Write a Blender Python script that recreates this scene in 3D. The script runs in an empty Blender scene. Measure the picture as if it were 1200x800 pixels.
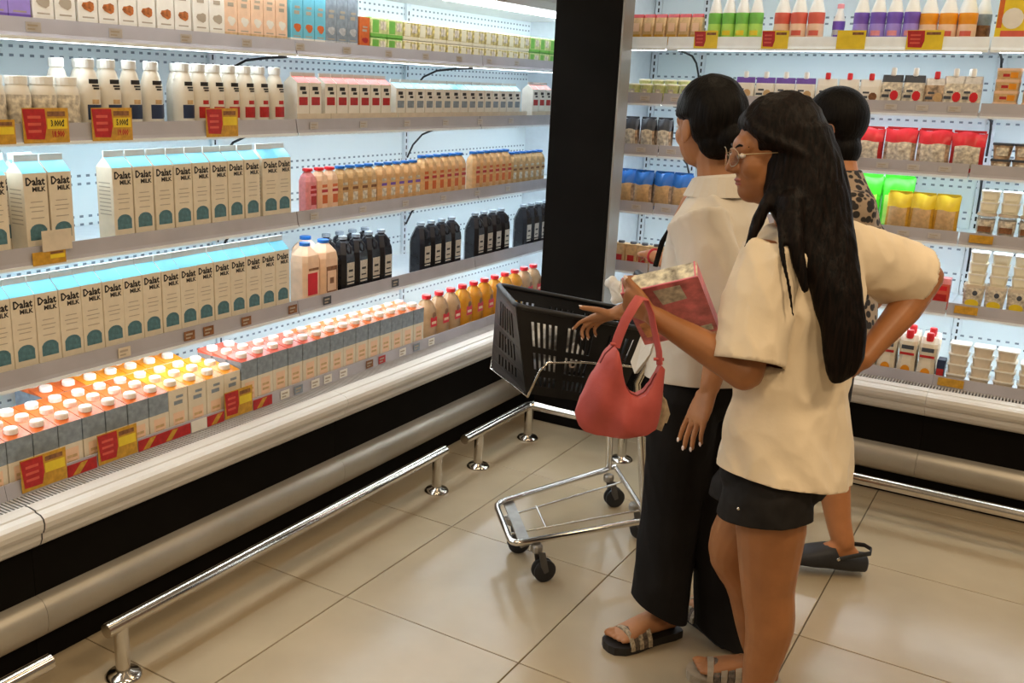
import bpy, bmesh, math, random
from mathutils import Vector, Matrix, noise
random.seed(7)
scene = bpy.context.scene
COL = scene.collection
PI = math.pi

# ------------------------------------------------------------------ camera
cam_data = bpy.data.cameras.new('camera'); cam = bpy.data.objects.new('camera', cam_data); COL.objects.link(cam)
CAM_R = Vector((0.8391, 0.5436, 0.0305)); CAM_U = Vector((-0.1618, 0.1960, 0.9670)); CAM_F = Vector((-0.5202, 0.8160, -0.2524))
CAM_F.normalize(); CAM_R = (CAM_R - CAM_F * CAM_R.dot(CAM_F)).normalized(); CAM_U = CAM_R.cross(CAM_F)
CAM_LOC = Vector((1.6572, -2.0771, 1.5145))
m3 = Matrix((CAM_R, CAM_U, -CAM_F)).transposed()
cam.matrix_world = Matrix.Translation(CAM_LOC) @ m3.to_4x4()
cam_data.sensor_width = 36.0; cam_data.lens = 1128.73 / 1200 * 36.0
cam_data.shift_x = (600 - 522.84) / 1200; cam_data.shift_y = -(400 - 395.27) / 1200
cam_data.clip_start = 0.05
scene.camera = cam
# ------------------------------------------------------------------ world, exposure
world = bpy.data.worlds.new('store_ambience'); scene.world = world; world.use_nodes = True
bg = world.node_tree.nodes['Background']; bg.inputs[0].default_value = (1.0, 0.80, 0.58, 1); bg.inputs[1].default_value = 0.17
scene.view_settings.view_transform = 'Standard'; scene.view_settings.look = 'None'
scene.view_settings.exposure = 0.0; scene.view_settings.gamma = 1.0; scene.view_settings.use_curve_mapping = False
LED_POWER = 20.0
# store ceiling lamps (warm), high above the aisle
def ceiling_lamp(x, y, power, size=0.5, z=3.0):
    ld = bpy.data.lights.new('ceiling_downlight', 'AREA'); ld.shape = 'DISK'; ld.size = size; ld.energy = power * 0.50
    ld.color = (1.0, 0.77, 0.50)
    o = bpy.data.objects.new('ceiling_downlight', ld); COL.objects.link(o); o.location = (x, y, z)
    return o
for lx_, ly_, pw_ in ((0.75, -0.7, 22), (2.6, -0.6, 64), (1.0, -2.9, 46), (2.9, -2.8, 70), (2.4, 0.9, 34), (0.55, 0.75, 14)):
    ceiling_lamp(lx_, ly_, pw_)

# ------------------------------------------------------------------ helpers
MATS = {}
def mat(name, col, rough=0.5, metal=0.0, var=0.06, vscale=30.0, bump=0.0, bscale=60.0, emit=0.0, ecol=None, trans=0.0, alpha=1.0, spec=0.5, coat=0.0, sheen=0.0, sss=0.0, ior=1.45):
    if name in MATS: return MATS[name]
    m = bpy.data.materials.new(name); m.use_nodes = True; nt = m.node_tree
    b = nt.nodes['Principled BSDF']
    b.inputs['Roughness'].default_value = rough; b.inputs['Metallic'].default_value = metal
    b.inputs['Specular IOR Level'].default_value = spec; b.inputs['IOR'].default_value = ior
    b.inputs['Transmission Weight'].default_value = trans; b.inputs['Alpha'].default_value = alpha
    b.inputs['Coat Weight'].default_value = coat; b.inputs['Sheen Weight'].default_value = sheen
    if sss: b.inputs['Subsurface Weight'].default_value = sss; b.inputs['Subsurface Radius'].default_value = (0.012, 0.005, 0.003)
    tc = nt.nodes.new('ShaderNodeTexCoord')
    if var > 0:
        n = nt.nodes.new('ShaderNodeTexNoise'); n.inputs['Scale'].default_value = vscale; n.inputs['Detail'].default_value = 4
        nt.links.new(tc.outputs['Object'], n.inputs['Vector'])
        r = nt.nodes.new('ShaderNodeValToRGB')
        c0 = [max(0, c * (1 - var * 2)) for c in col[:3]] + [1]; c1 = [min(1, c * (1 + var * 2)) for c in col[:3]] + [1]
        r.color_ramp.elements[0].color = c0; r.color_ramp.elements[1].color = c1
        r.color_ramp.elements[0].position = 0.25; r.color_ramp.elements[1].position = 0.75
        nt.links.new(n.outputs['Fac'], r.inputs['Fac']); nt.links.new(r.outputs['Color'], b.inputs['Base Color'])
    else:
        b.inputs['Base Color'].default_value = (*col[:3], 1)
    if bump > 0:
        n2 = nt.nodes.new('ShaderNodeTexNoise'); n2.inputs['Scale'].default_value = bscale; n2.inputs['Detail'].default_value = 3
        nt.links.new(tc.outputs['Object'], n2.inputs['Vector'])
        bp = nt.nodes.new('ShaderNodeBump'); bp.inputs['Strength'].default_value = bump; bp.inputs['Distance'].default_value = 0.01
        nt.links.new(n2.outputs['Fac'], bp.inputs['Height']); nt.links.new(bp.outputs['Normal'], b.inputs['Normal'])
    if emit > 0:
        b.inputs['Emission Color'].default_value = (*(ecol or col)[:3], 1); b.inputs['Emission Strength'].default_value = emit
    MATS[name] = m
    return m

class MB:
    """collects polygons with a material index each; build() links ONE mesh object"""
    def __init__(s): s.v = []; s.f = []; s.m = []; s.sm = []
    def add(s, vs, fs, mi=0, smooth=False):
        o = len(s.v); s.v += [tuple(v) for v in vs]
        for i, f in enumerate(fs):
            s.f.append([o + k for k in f]); s.m.append(mi[i] if isinstance(mi, (list, tuple)) else mi); s.sm.append(smooth)
        return s
    def box(s, x0, x1, y0, y1, z0, z1, m=0):
        return s.add([(x0,y0,z0),(x1,y0,z0),(x1,y1,z0),(x0,y1,z0),(x0,y0,z1),(x1,y0,z1),(x1,y1,z1),(x0,y1,z1)],
                     [(0,3,2,1),(4,5,6,7),(0,1,5,4),(1,2,6,5),(2,3,7,6),(3,0,4,7)], m)
    def loft(s, rings, mats=0, cap0=True, cap1=True, smooth=False):
        n = len(rings[0]); vs = [p for r in rings for p in r]; fs = []; mi = []
        for i in range(len(rings) - 1):
            for k in range(n):
                a = i * n + k; b = i * n + (k + 1) % n
                fs.append((a, b, b + n, a + n)); mi.append(mats[i] if isinstance(mats, (list, tuple)) else mats)
        if cap0: fs.append(tuple(reversed(range(n)))); mi.append(mats[0] if isinstance(mats, (list, tuple)) else mats)
        if cap1: fs.append(tuple(range((len(rings) - 1) * n, len(rings) * n))); mi.append(mats[-1] if isinstance(mats, (list, tuple)) else mats)
        return s.add(vs, fs, mi, smooth)
    def lathe(s, prof, mats=0, n=14, cx=0, cy=0, sx=1, sy=1, smooth=True):
        rings = [[(cx + r * sx * math.cos(2*PI*k/n), cy + r * sy * math.sin(2*PI*k/n), z) for k in range(n)] for r, z in prof]
        return s.loft(rings, mats, smooth=smooth)
    def rbox(s, dx, dy, prof, mats=0, ch=0.004):
        """stack of chamfered rectangles; prof = [(scale x, scale y, z)]"""
        rings = []
        for it in prof:
            fx, fy, z = it[:3]; ox = it[3] if len(it) > 3 else 0
            hx, hy = dx * fx / 2, dy * fy / 2; c = min(ch, hx * .9, hy * .9)
            rings.append([(hx+ox, -hy+c, z), (hx+ox, hy-c, z), (hx-c+ox, hy, z), (-hx+c+ox, hy, z), (-hx+ox, hy-c, z), (-hx+ox, -hy+c, z), (-hx+c+ox, -hy, z), (hx-c+ox, -hy, z)])
        return s.loft(rings, mats)
    def tube(s, path, rad, n=10, m=0, cap=True, smooth=True):
        path = [Vector(p) for p in path]; rings = []; up = None
        for i, p in enumerate(path):
            if i == 0: t = path[1] - p
            elif i == len(path) - 1: t = p - path[i-1]
            else: t = (path[i+1] - p).normalized() + (p - path[i-1]).normalized()
            t.normalize()
            if up is None:
                up = Vector((0,0,1)) if abs(t.z) < .9 else Vector((1,0,0))
            a = t.cross(up)
            if a.length < 1e-4: a = t.cross(Vector((1,0,0)))
            a.normalize(); b = a.cross(t).normalized(); up = b
            r = rad[i] if isinstance(rad, (list, tuple)) else rad
            if isinstance(r, tuple): ra, rb = r
            else: ra = rb = r
            rings.append([p + a * (ra * math.cos(2*PI*k/n)) + b * (rb * math.sin(2*PI*k/n)) for k in range(n)])
        return s.loft(rings, m, cap, cap, smooth)
    def patch(s, x, y0, y1, z0, z1, m=0):
        return s.add([(x,y0,z0),(x,y1,z0),(x,y1,z1),(x,y0,z1)], [(0,1,2,3)], m)
    def mesh(s, name, mats):
        me = bpy.data.meshes.new(name); me.from_pydata(s.v, [], s.f)
        for m in (mats if isinstance(mats, (list, tuple)) else [mats]): me.materials.append(m)
        me.polygons.foreach_set('material_index', s.m); me.polygons.foreach_set('use_smooth', s.sm)
        bm = bmesh.new(); bm.from_mesh(me); bmesh.ops.recalc_face_normals(bm, faces=bm.faces) if s.fixn else None
        bm.to_mesh(me); bm.free(); me.update()
        if any(s.sm): me.set_sharp_from_angle(angle=0.9)
        return me
    fixn = False
    def build(s, name, mats, parent=None, loc=None, rz=None):
        o = bpy.data.objects.new(name, s.mesh(name, mats)); COL.objects.link(o)
        if parent: o.parent = parent
        if loc: o.location = loc
        if rz is not None: o.rotation_euler = (0, 0, rz)
        return o
def tag(o, label=None, cat=None, group=None, kind=None):
    if label: o['label'] = label
    if cat: o['category'] = cat
    if group: o['group'] = group
    if kind: o['kind'] = kind
    return o
def empty(name, loc=(0,0,0), rz=0.0):
    o = bpy.data.objects.new(name, None); COL.objects.link(o); o.location = loc; o.rotation_euler = (0, 0, rz); o.empty_display_size = 0.05
    return o
def copy_tree(o, parent=None):
    c = o.copy(); COL.objects.link(c); c.parent = parent
    for ch in o.children: copy_tree(ch, c)
    return c
TXT = {}
def text_mesh(body, h, bold=0.0, squeeze=1.0):
    """flat lettering in the plane x = 0, readable from +x, centred; returns (verts, faces)"""
    key = (body, h, bold, squeeze)
    if key in TXT: return TXT[key]
    cu = bpy.data.curves.new('lettering', 'FONT'); cu.body = body; cu.size = h; cu.offset = bold * h; cu.resolution_u = 1
    cu.align_x = 'CENTER'; cu.align_y = 'CENTER'
    o = bpy.data.objects.new('lettering', cu); COL.objects.link(o)
    dg = bpy.context.evaluated_depsgraph_get(); me = bpy.data.meshes.new_from_object(o.evaluated_get(dg))
    vs = [(0.0, v.co.x * squeeze, v.co.y) for v in me.vertices]; fs = [tuple(p.vertices) for p in me.polygons]
    bpy.data.objects.remove(o); bpy.data.curves.remove(cu); bpy.data.meshes.remove(me)
    TXT[key] = (vs, fs); return TXT[key]
def put_text(mb, body, h, x, y, z, m=0, bold=0.0, squeeze=1.0):
    vs, fs = text_mesh(body, h, bold, squeeze)
    mb.add([(x + a, y + b, z + c) for a, b, c in vs], fs, m)
    return mb

# ------------------------------------------------------------------ materials of the place
M_tile = mat('floor_tile', (0.385, 0.305, 0.198), 0.20, var=0.05, vscale=3.5, bump=0.02, bscale=14)
M_grout = mat('floor_grout', (0.10, 0.075, 0.05), 0.9, var=0.1)
M_white = mat('case_white', (0.80, 0.86, 0.90), 0.45, var=0.02)
M_rail = mat('price_rail_grey', (0.41, 0.395, 0.43), 0.35, var=0.04, vscale=9)
M_alu = mat('brushed_aluminium', (0.46, 0.42, 0.35), 0.42, metal=0.6, var=0.05, vscale=5)
M_bump = mat('bumper_pvc', (0.66, 0.63, 0.58), 0.35, var=0.03, vscale=4)
M_black = mat('black_kick_panel', (0.006, 0.005, 0.004), 0.7, var=0.1, vscale=8, spec=0.06)
M_column = mat('black_column_cladding', (0.0055, 0.0045, 0.0035), 0.65, var=0.15, vscale=4, spec=0.08)
M_steel = mat('stainless_steel', (0.66, 0.62, 0.56), 0.16, metal=1.0, var=0.03)
M_trim = mat('satin_steel_trim', (0.27, 0.24, 0.205), 0.4, metal=0.4, var=0.05, vscale=7)
M_grille = mat('grille_dark', (0.05, 0.047, 0.045), 0.6, var=0.1)
M_grille_l = mat('grille_bars', (0.46, 0.44, 0.42), 0.4, var=0.05)
M_led = mat('led_diffuser', (0.9, 0.96, 1.0), 0.5, var=0, emit=LED_POWER, ecol=(0.86, 0.945, 1.0))
def led(k):
    return M_led if k == 1 else mat('led_diffuser_%02d' % int(k*100), (0.9, 0.96, 1.0), 0.5, var=0, emit=LED_POWER*k, ecol=(0.86, 0.945, 1.0))
LEDK = {'L': [1.05, 1, .95, .65, 1], 'R': [1, .95, .9, .85, .62, .40]}   # strip strengths, bottom shelf to canopy
M_dark = mat('dark_rubber', (0.02, 0.02, 0.022), 0.6, var=0.1)

def perforated(name, base, hole):
    m = bpy.data.materials.new(name); m.use_nodes = True; nt = m.node_tree; b = nt.nodes['Principled BSDF']
    b.inputs['Roughness'].default_value = 0.45
    tc = nt.nodes.new('ShaderNodeTexCoord'); sp = nt.nodes.new('ShaderNodeSeparateXYZ'); nt.links.new(tc.outputs['Object'], sp.inputs[0])
    def mth(op, a, bv=None):
        n = nt.nodes.new('ShaderNodeMath'); n.operation = op
        for i, x in enumerate((a, bv)):
            if x is None: continue
            if isinstance(x, (int, float)): n.inputs[i].default_value = x
            else: nt.links.new(x, n.inputs[i])
        return n.outputs[0]
    fy = mth('FRACT', mth('DIVIDE', sp.outputs['Y'], 0.034)); fz = mth('FRACT', mth('DIVIDE', sp.outputs['Z'], 0.026))
    band = mth('LESS_THAN', mth('FRACT', mth('DIVIDE', sp.outputs['Z'], 0.130)), 0.39)
    h = mth('MULTIPLY', mth('MULTIPLY', mth('LESS_THAN', fy, 0.42), mth('LESS_THAN', fz, 0.30)), band)
    mx = nt.nodes.new('ShaderNodeMix'); mx.data_type = 'RGBA'; nt.links.new(h, mx.inputs['Factor'])
    mx.inputs['A'].default_value = (*base, 1); mx.inputs['B'].default_value = (*hole, 1)
    nt.links.new(mx.outputs['Result'], b.inputs['Base Color']); MATS[name] = m
    return m
M_back = perforated('perforated_back_panel', (0.86, 0.945, 0.965), (0.22, 0.27, 0.32))

# ------------------------------------------------------------------ floor of single tiles
floor = MB().box(-2.4, 4.2, -3.6, 4.2, -0.06, -0.006).build('floor', M_grout); tag(floor, kind='structure')
tb = MB(); hw = 0.2983
tb.loft([[(-hw,-hw,-.006),(hw,-hw,-.006),(hw,hw,-.006),(-hw,hw,-.006)], [(-hw,-hw,-.0012),(hw,-hw,-.0012),(hw,hw,-.0012),(-hw,hw,-.0012)],
         [(-hw+.0015,-hw+.0015,0),(hw-.0015,-hw+.0015,0),(hw-.0015,hw-.0015,0),(-hw+.0015,hw-.0015,0)]])
tile_me = tb.mesh('tile', M_tile)
for i in range(-2, 6):
    for j in range(-5, 5):
        t = bpy.data.objects.new('tile', tile_me); COL.objects.link(t); t.parent = floor; t.location = (0.6*i + 0.3, 0.6*j + 0.3, 0)
        t.rotation_euler = (0, 0, (i * 7 + j * 3) % 4 * PI / 2)

# ------------------------------------------------------------------ column in the inner corner
colu = MB().box(-0.311, -0.004, 1.80, 1.90, 0, 2.9, 0).build('column', M_column); tag(colu, kind='structure')
MB().box(-0.004, 0.004, 1.797, 1.901, 0, 2.9).build('corner_trim', M_trim, colu)

# ------------------------------------------------------------------ refrigerated cases
def case_matrix(side):     # local: front = +x, run = +y
    if side == 'L': return (0.0, lambda x, s, z: (x, s, z))
    return (-PI / 2, lambda x, s, z: (s, 1.46 - x, z))
SH = {'L': [0.711, 1.028, 1.343, 1.602], 'R': [0.715, 0.990, 1.244, 1.466, 1.70]}
CAN = {'L': 1.872, 'R': 2.03}
LIPX = -0.60
def case_unit(side, s0, s1, label, end0=False, end1=False):
    rz, pos = case_matrix(side)
    L = s1 - s0; root = empty('refrigerated_case', pos(0, s0, 0), rz); tag(root, label, 'fridge case', 'open refrigerated wall cases')
    g = 0.0006
    def prt(name, mb, mats, par=root): return mb.build(name, mats, par)
    def ext(prof, mi=0, a=g, b=L - g, smooth=False):
        mb = MB(); mb.fixn = True
        mb.loft([[(x, a, z) for x, z in prof], [(x, b, z) for x, z in prof]], mi, smooth=False); return mb
    prt('base', ext([(-.44,0),(-.44,.13),(-1.0,.13),(-1.0,0)]), M_black)
    prt('kick_panel', ext([(-.425,.10),(-.425,.375),(-1.0,.375),(-1.0,.10)]), M_black)
    # rounded lower buffer rail
    tubep = [(-.425,.098),(-.40,.100),(-.386,.112),(-.379,.135),(-.378,.160),(-.380,.176),(-.389,.192),(-.402,.202),(-.425,.205)]
    o = prt('lower_buffer_rail', ext(tubep), M_alu); o.data.polygons.foreach_set('use_smooth', [len(p.vertices) == 4 for p in o.data.polygons]); o.data.set_sharp_from_angle(angle=0.9)
    bump = [(-.43,.352),(-.402,.352),(-.388,.362),(-.380,.378),(-.3795,.394),(-.372,.398),(-.366,.410),(-.364,.424),(-.368,.436),(-.378,.443),(-.398,.446),(-.4,.450),(-.425,.453),(-.44,.452),(-.4445,.446),(-.4445,.40),(-.43,.40)]
    o = prt('bumper', ext(bump), M_bump)
    joint = MB()
    if s0 < -0.5: joint.fixn = True; joint.loft([[(x + .0008 if x > -.46 else x, yy, z + (.0008 if z > .44 else 0)) for x, z in bump] for yy in (.0007, .0035)]); prt('joint', joint, M_dark)
    gr = prt('air_grille', ext([(-.447,.40),(-.447,.438),(-.512,.441),(-.512,.40)]), M_grille)
    bars = MB(); nb = int(L / 0.011)
    for k in range(nb):
        y = (k + .5) * L / nb; bars.box(-.511, -.447, y - .0026, y + .0026, .4405, .4475)
    bo = prt('grille_bar', bars, M_grille_l, gr); bo['kind'] = 'stuff'
    prt('price_strip', ext([(-.513,.40),(-.512,.446),(-.521,.486),(-.526,.486),(-.522,.40)]), M_rail)
    prt('deck', ext([(-.523,.38),(-.523,.40),(-1.02,.40),(-1.02,.38)]), M_white)
    bk = MB().box(-1.06, -1.02, g, L - g, .40, CAN[side] + .2); prt('back_panel', bk, M_back)
    for yy in (0.0,):
        up = MB().box(-1.02, -1.006, yy + .004, yy + .034, .42, CAN[side]); u = prt('upright', up, M_white)
        sl = MB()
        for k in range(int((CAN[side] - .45) / .03)): sl.box(-1.0062, -1.0052, yy + .0155, yy + .0225, .44 + k*.03, .458 + k*.03)
        so = sl.build('slot', M_dark, u); so['kind'] = 'stuff'
    for zi, z in enumerate(SH[side]):
        sh = prt('shelf', ext([(-1.018, z), (-.60, z), (-.60, z + .012), (-1.018, z + .012)]), M_white)
        lip = ext([(-.600, z - .004), (-.588, z - .004), (-.592, z + .010), (-.597, z + .047), (-.602, z + .047), (-.600, z)], a=.003, b=L - .003)
        prt('price_rail', lip, M_rail if not (side == 'R' and zi == 4) else M_white, sh)  # right top rail coloured white: the light falling on it is painted in
        prt('rail_edge', ext([(-.5885, z - .008), (-.586, z - .008), (-.586, z + .001), (-.5885, z + .001)], a=.003, b=L-.003), M_white, sh)
        ledx = -.645
        prt('led_strip', ext([(ledx, z), (ledx - .004, z - .007), (ledx - .022, z - .007), (ledx - .026, z)], a=.03, b=L-.03), led(LEDK[side][zi]), sh)
        if L > .5 and zi > 0:
            arc = [(-1.0, .02, z - .16), (-.97, .022, z - .10), (-.92, .024, z - .05), (-.85, .026, z - .022), (-.75, .028, z - .012), (-.66, .03, z - .008)]
            prt('cable', MB().tube(arc, .0045, 8), M_dark, sh)
    zc = CAN[side]
    cn = prt('canopy', ext([(-1.018, zc), (-.53, zc), (-.50, zc + .03), (-.50, zc + .22), (-1.018, zc + .22)]), M_bump)
    prt('led_strip', ext([(-.575, zc), (-.58, zc - .018), (-.62, zc - .018), (-.625, zc)], a=.02, b=L-.02), led(LEDK[side][-1]), cn)
    if end0: prt('end_panel', MB().box(-1.06, -.47, -.03, 0, 0, zc + .22), M_white)
    if end1: prt('end_panel', MB().box(-1.06, -.47, L, L + .03, 0, zc + .22), M_white)
    return root
case_unit('L', -1.965, -0.75, 'long open fridge case nearest the camera at the far left edge', end0=True)
case_unit('L', -0.75, 0.465, 'open fridge case stocked with beige milk cartons on the left')
case_unit('L', 0.465, 1.68, 'open fridge case with the black bottles on its fourth shelf')
case_unit('L', 1.68, 2.90, 'open fridge case running behind the black column', end1=True)
case_unit('R', -0.13, 0.10, 'narrow open fridge case end just right of the black column', end0=True)
case_unit('R', 0.10, 1.323, 'open fridge case behind the shoppers with red and yellow bags')
case_unit('R', 1.323, 2.54, 'open fridge case at the right edge with stacked white tubs', end1=True)

# ------------------------------------------------------------------ steel guard rails
def guard_rail(path, posts, label):
    root = empty('guard_rail', (posts[0][0], posts[0][1], 0)); tag(root, label, 'guard rail', 'steel guard rails in front of the cases')
    o0 = Vector(root.location)
    p = [Vector(q) - o0 for q in path]
    MB().tube(p, .0195, 14).build('handrail', M_steel, root)
    pb = MB().lathe([(.019, .012), (.019, .150)], n=14); fb = MB().lathe([(.048, 0), (.048, .004), (.040, .012), (.021, .016), (.019, .018)], n=18)
    pm = pb.mesh('post', M_steel); fm = fb.mesh('flange', M_steel)
    for q in posts:
        a = bpy.data.objects.new('post', pm); COL.objects.link(a); a.parent = root; a.location = Vector((q[0], q[1], 0)) - o0
        b = bpy.data.objects.new('flange', fm); COL.objects.link(b); b.parent = a
ZR = .152
guard_rail([(-.215, -2.0, ZR), (-.215, -.86, ZR)], [(-.215, -.95), (-.215, -1.9)], 'steel guard rail cut off at the lower left corner')
guard_rail([(-.215, -.70, ZR), (-.215, .875, ZR)], [(-.215, -.655), (-.215, .825)], 'long straight steel guard rail along the left fridge cases')
guard_rail([(-.215, 1.02, ZR), (-.215, 1.54, ZR), (-.207, 1.563, ZR), (-.185, 1.571, ZR), (2.5, 1.571, ZR)], [(-.215, 1.135), (-.21, 1.556), (.234, 1.571), (.93, 1.571), (1.95, 1.571)],
           'steel guard rail that turns the corner past the column')
# ================================================================== products
ORD = ['first','second','third','fourth','fifth','sixth','seventh','eighth','ninth','tenth','eleventh','twelfth','thirteenth','fourteenth','fifteenth','sixteenth','seventeenth','eighteenth','nineteenth','twentieth','twenty-first','twenty-second','twenty-third','twenty-fourth','twenty-fifth','twenty-sixth','twenty-seventh','twenty-eighth','twenty-ninth','thirtieth','thirty-first']
C_cream = mat('carton_cream', (0.74, 0.66, 0.52), 0.45, var=0.03)
C_creamL = mat('paper_white', (0.80, 0.77, 0.70), 0.5, var=0.03)
C_ink = mat('ink_black', (0.015, 0.013, 0.012), 0.5, var=0)
C_inkg = mat('ink_grey', (0.42, 0.36, 0.28), 0.5, var=0)
C_teal = mat('print_teal', (0.085, 0.19, 0.23), 0.45, var=0.15, vscale=90)
C_sky = mat('print_sky_blue', (0.15, 0.52, 0.68), 0.35, var=0.03)
C_blue = mat('plastic_blue', (0.012, 0.13, 0.46), 0.35, var=0.05)
C_navy = mat('print_navy', (0.02, 0.035, 0.085), 0.4, var=0.1)
C_red = mat('print_red', (0.44, 0.02, 0.02), 0.4, var=0.12, vscale=60)
C_redc = mat('plastic_red', (0.66, 0.02, 0.03), 0.35, var=0.05)
C_coral = mat('print_coral', (0.66, 0.115, 0.075), 0.4, var=0.05)
C_orange = mat('print_orange', (0.62, 0.135, 0.022), 0.4, var=0.06, vscale=60)
C_amber = mat('print_amber', (0.76, 0.29, 0.012), 0.4, var=0.05)
C_yellow = mat('print_yellow', (0.80, 0.60, 0.03), 0.4, var=0.05)
C_gold = mat('print_gold', (0.55, 0.30, 0.03), 0.4, var=0.12, vscale=70)
C_capw = mat('plastic_white', (0.84, 0.82, 0.76), 0.35, var=0.02)
C_milk = mat('bottle_milk', (0.78, 0.73, 0.63), 0.3, var=0.02)
C_tan = mat('print_tan', (0.60, 0.40, 0.20), 0.45, var=0.10, vscale=70)
C_brown = mat('print_brown', (0.23, 0.10, 0.04), 0.5, var=0.25, vscale=80)
C_blk = mat('bottle_black', (0.012, 0.012, 0.016), 0.22, var=0.1)
C_blabel = mat('label_grey_white', (0.52, 0.47, 0.40), 0.5, var=0.12, vscale=150)
C_greyb = mat('print_blue_grey', (0.24, 0.29, 0.34), 0.45, var=0.12, vscale=60)
C_green = mat('print_green', (0.18, 0.50, 0.08), 0.4, var=0.08)
C_lime = mat('print_lime', (0.44, 0.74, 0.14), 0.4, var=0.06)
C_vivid = mat('print_vivid_green', (0.05, 0.62, 0.02), 0.35, var=0.15, vscale=40)
C_lav = mat('print_lavender', (0.36, 0.27, 0.72), 0.4, var=0.05)
C_vio = mat('print_violet', (0.17, 0.09, 0.46), 0.4, var=0.08)
C_pink = mat('print_pink', (0.80, 0.30, 0.33), 0.4, var=0.08, vscale=60)
C_peach = mat('print_peach', (0.84, 0.58, 0.40), 0.4, var=0.05)
C_juice = mat('juice_orange', (0.80, 0.36, 0.03), 0.12, var=0.08, vscale=25, trans=0.25)
C_juice2 = mat('juice_cloudy', (0.62, 0.40, 0.22), 0.12, var=0.1, vscale=25, trans=0.25)
C_clear = mat('clear_plastic', (0.86, 0.88, 0.88), 0.12, var=0, trans=0.75)
C_foil = mat('foil_grey', (0.55, 0.55, 0.56), 0.3, metal=0.4, var=0.12, vscale=60)
C_mixbag = mat('mixed_snack_print', (0.42, 0.30, 0.20), 0.35, var=0.42, vscale=55)
C_mixpale = mat('mixed_pale_print', (0.66, 0.58, 0.48), 0.35, var=0.30, vscale=70)
C_yg = mat('print_yellow_green', (0.62, 0.66, 0.30), 0.4, var=0.18, vscale=60)
C_tuby = mat('tub_ivory', (0.84, 0.80, 0.62), 0.4, var=0.03)
C_tubbeige = mat('tub_beige', (0.66, 0.57, 0.44), 0.45, var=0.05)
C_tagg = mat('tag_grey_white', (0.50, 0.47, 0.45), 0.5, var=0.05)
C_slate = mat('tub_dark_rim', (0.06, 0.07, 0.09), 0.5, var=0.1)

class Proto:
    def __init__(s, name, cat, depth): s.name, s.cat, s.depth, s.parts = name, cat, depth, []
    def part(s, pname, mb, mats, sub=None):
        s.parts.append((pname, mb.mesh(pname, mats), sub)); return s
def place(p, side, xf, sv, z, label, group=None, rz=0.0, sc=None):
    """stand a product with its front at case plane xf, centred at sv along the run"""
    r0, pos = case_matrix(side)
    e = empty(p.name, pos(xf - p.depth / 2, sv, z), r0 + rz)
    if sc: e.scale = sc
    tag(e, label, p.cat, group)
    made = {}
    for pn, me, sub in p.parts:
        o = bpy.data.objects.new(pn, me); COL.objects.link(o); o.parent = made[sub] if sub else e; made[pn] = o
        if pn == 'print': o['kind'] = 'stuff'     # tiny printed marks
    return e
def row(p, side, xf, svs, z, fmt, group, jit=0.0, start=0):
    for i, sv in enumerate(svs):
        place(p, side, xf + random.uniform(-jit, jit) * 2, sv + random.uniform(-jit, jit) * .3, z, fmt.format(o=ORD[i + start]), group, random.uniform(-jit, jit) * 4)
def span(a, b, n): return [a + (b - a) * (i + .5) / n for i in range(n)]

# ---- tall gable-top milk carton
def gable_carton(w, d, hf, hg, side_print=True):
    p = Proto('milk_carton', 'carton', d)
    p.part('body', MB().rbox(d, w, [(1,1,0),(1,1,hf)], ch=.0015), [C_cream])
    t = MB(); hx, hy = d/2, w/2; f = .004
    t.add([(hx,-hy,hf),(hx,hy,hf),(f/2,hy,hf+hg*.62),(f/2,-hy,hf+hg*.62),(-hx,-hy,hf),(-hx,hy,hf),(-f/2,hy,hf+hg*.62),(-f/2,-hy,hf+hg*.62)],
          [(0,1,2,3),(5,4,7,6),(1,5,6,2),(4,0,3,7)], [0,0,1,1])
    p.part('gable_top', t, [C_sky, C_creamL])
    p.part('fin', MB().box(-f/2, f/2, -hy, hy, hf+hg*.6, hf+hg), [C_capw], 'gable_top')
    tx = MB(); x = hx + .0006
    put_text(tx, 'Dalat', w*.41, x, -.001, hf*.90, 0, bold=.035, squeeze=.92); put_text(tx, 'MILK', w*.24, x, w*.12, hf*.81, 0, bold=.04, squeeze=1.05)
    p.part('lettering', tx, [C_ink], 'body')
    g = MB()
    for zz, ww in ((.66,.5),(.60,.62),(.55,.5),(.47,.56)): g.patch(x, -w*ww/2, w*ww/2, hf*zz, hf*zz + .0022, 0)
    # printed teal landscape with a rounded crown
    n = 8; base = hf*.215; ys = [(-.36 + .72*k/n) * w for k in range(n+1)]
    vs = [(x, y, base) for y in ys] + [(x, y, base + w*(.34 + .26*math.sqrt(max(0, 1 - (y/(w*.37))**2)))) for y in ys]
    g.add(vs, [(k, k+1, n+2+k, n+1+k) for k in range(n)], 1)
    # text lines on the side panel
    for k in range(9): g.add([(-hx*.7, -hy-.0006, hf*(.40+.05*k)), (hx*.7, -hy-.0006, hf*(.40+.05*k)), (hx*.7, -hy-.0006, hf*(.413+.05*k)), (-hx*.7, -hy-.0006, hf*(.413+.05*k))], [(0,1,2,3)], 0)
    p.part('print', g, [C_inkg, C_teal], 'body')
    return p
milk = gable_carton(.0700, .070, .222, .046)
zL = [z + .0125 for z in SH['L']]; zR = [z + .0125 for z in SH['R']]
G1 = 'gable-top milk cartons in the left case'
y4 = [0.441 - .0357 - .0715 * k for k in range(17)][::-1]
row(milk, 'L', -.612, y4, zL[0], 'gable-top milk carton on the left fourth shelf, {o} from left of the long row', G1, .001)
row(milk, 'L', -.612, [-.291 + .0742*(k+.5) for k in range(8)], zL[1], 'gable-top milk carton on the left third shelf, {o} of the row of eight', G1, .001)
place(milk, 'L', -.610, .354, zL[1], 'milk carton turned slightly forward beside the row of eight on third shelf', G1, -.10)
place(milk, 'L', -.618, .426, zL[1], 'rightmost milk carton on the left third shelf beside the pink bottles', G1)
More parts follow.
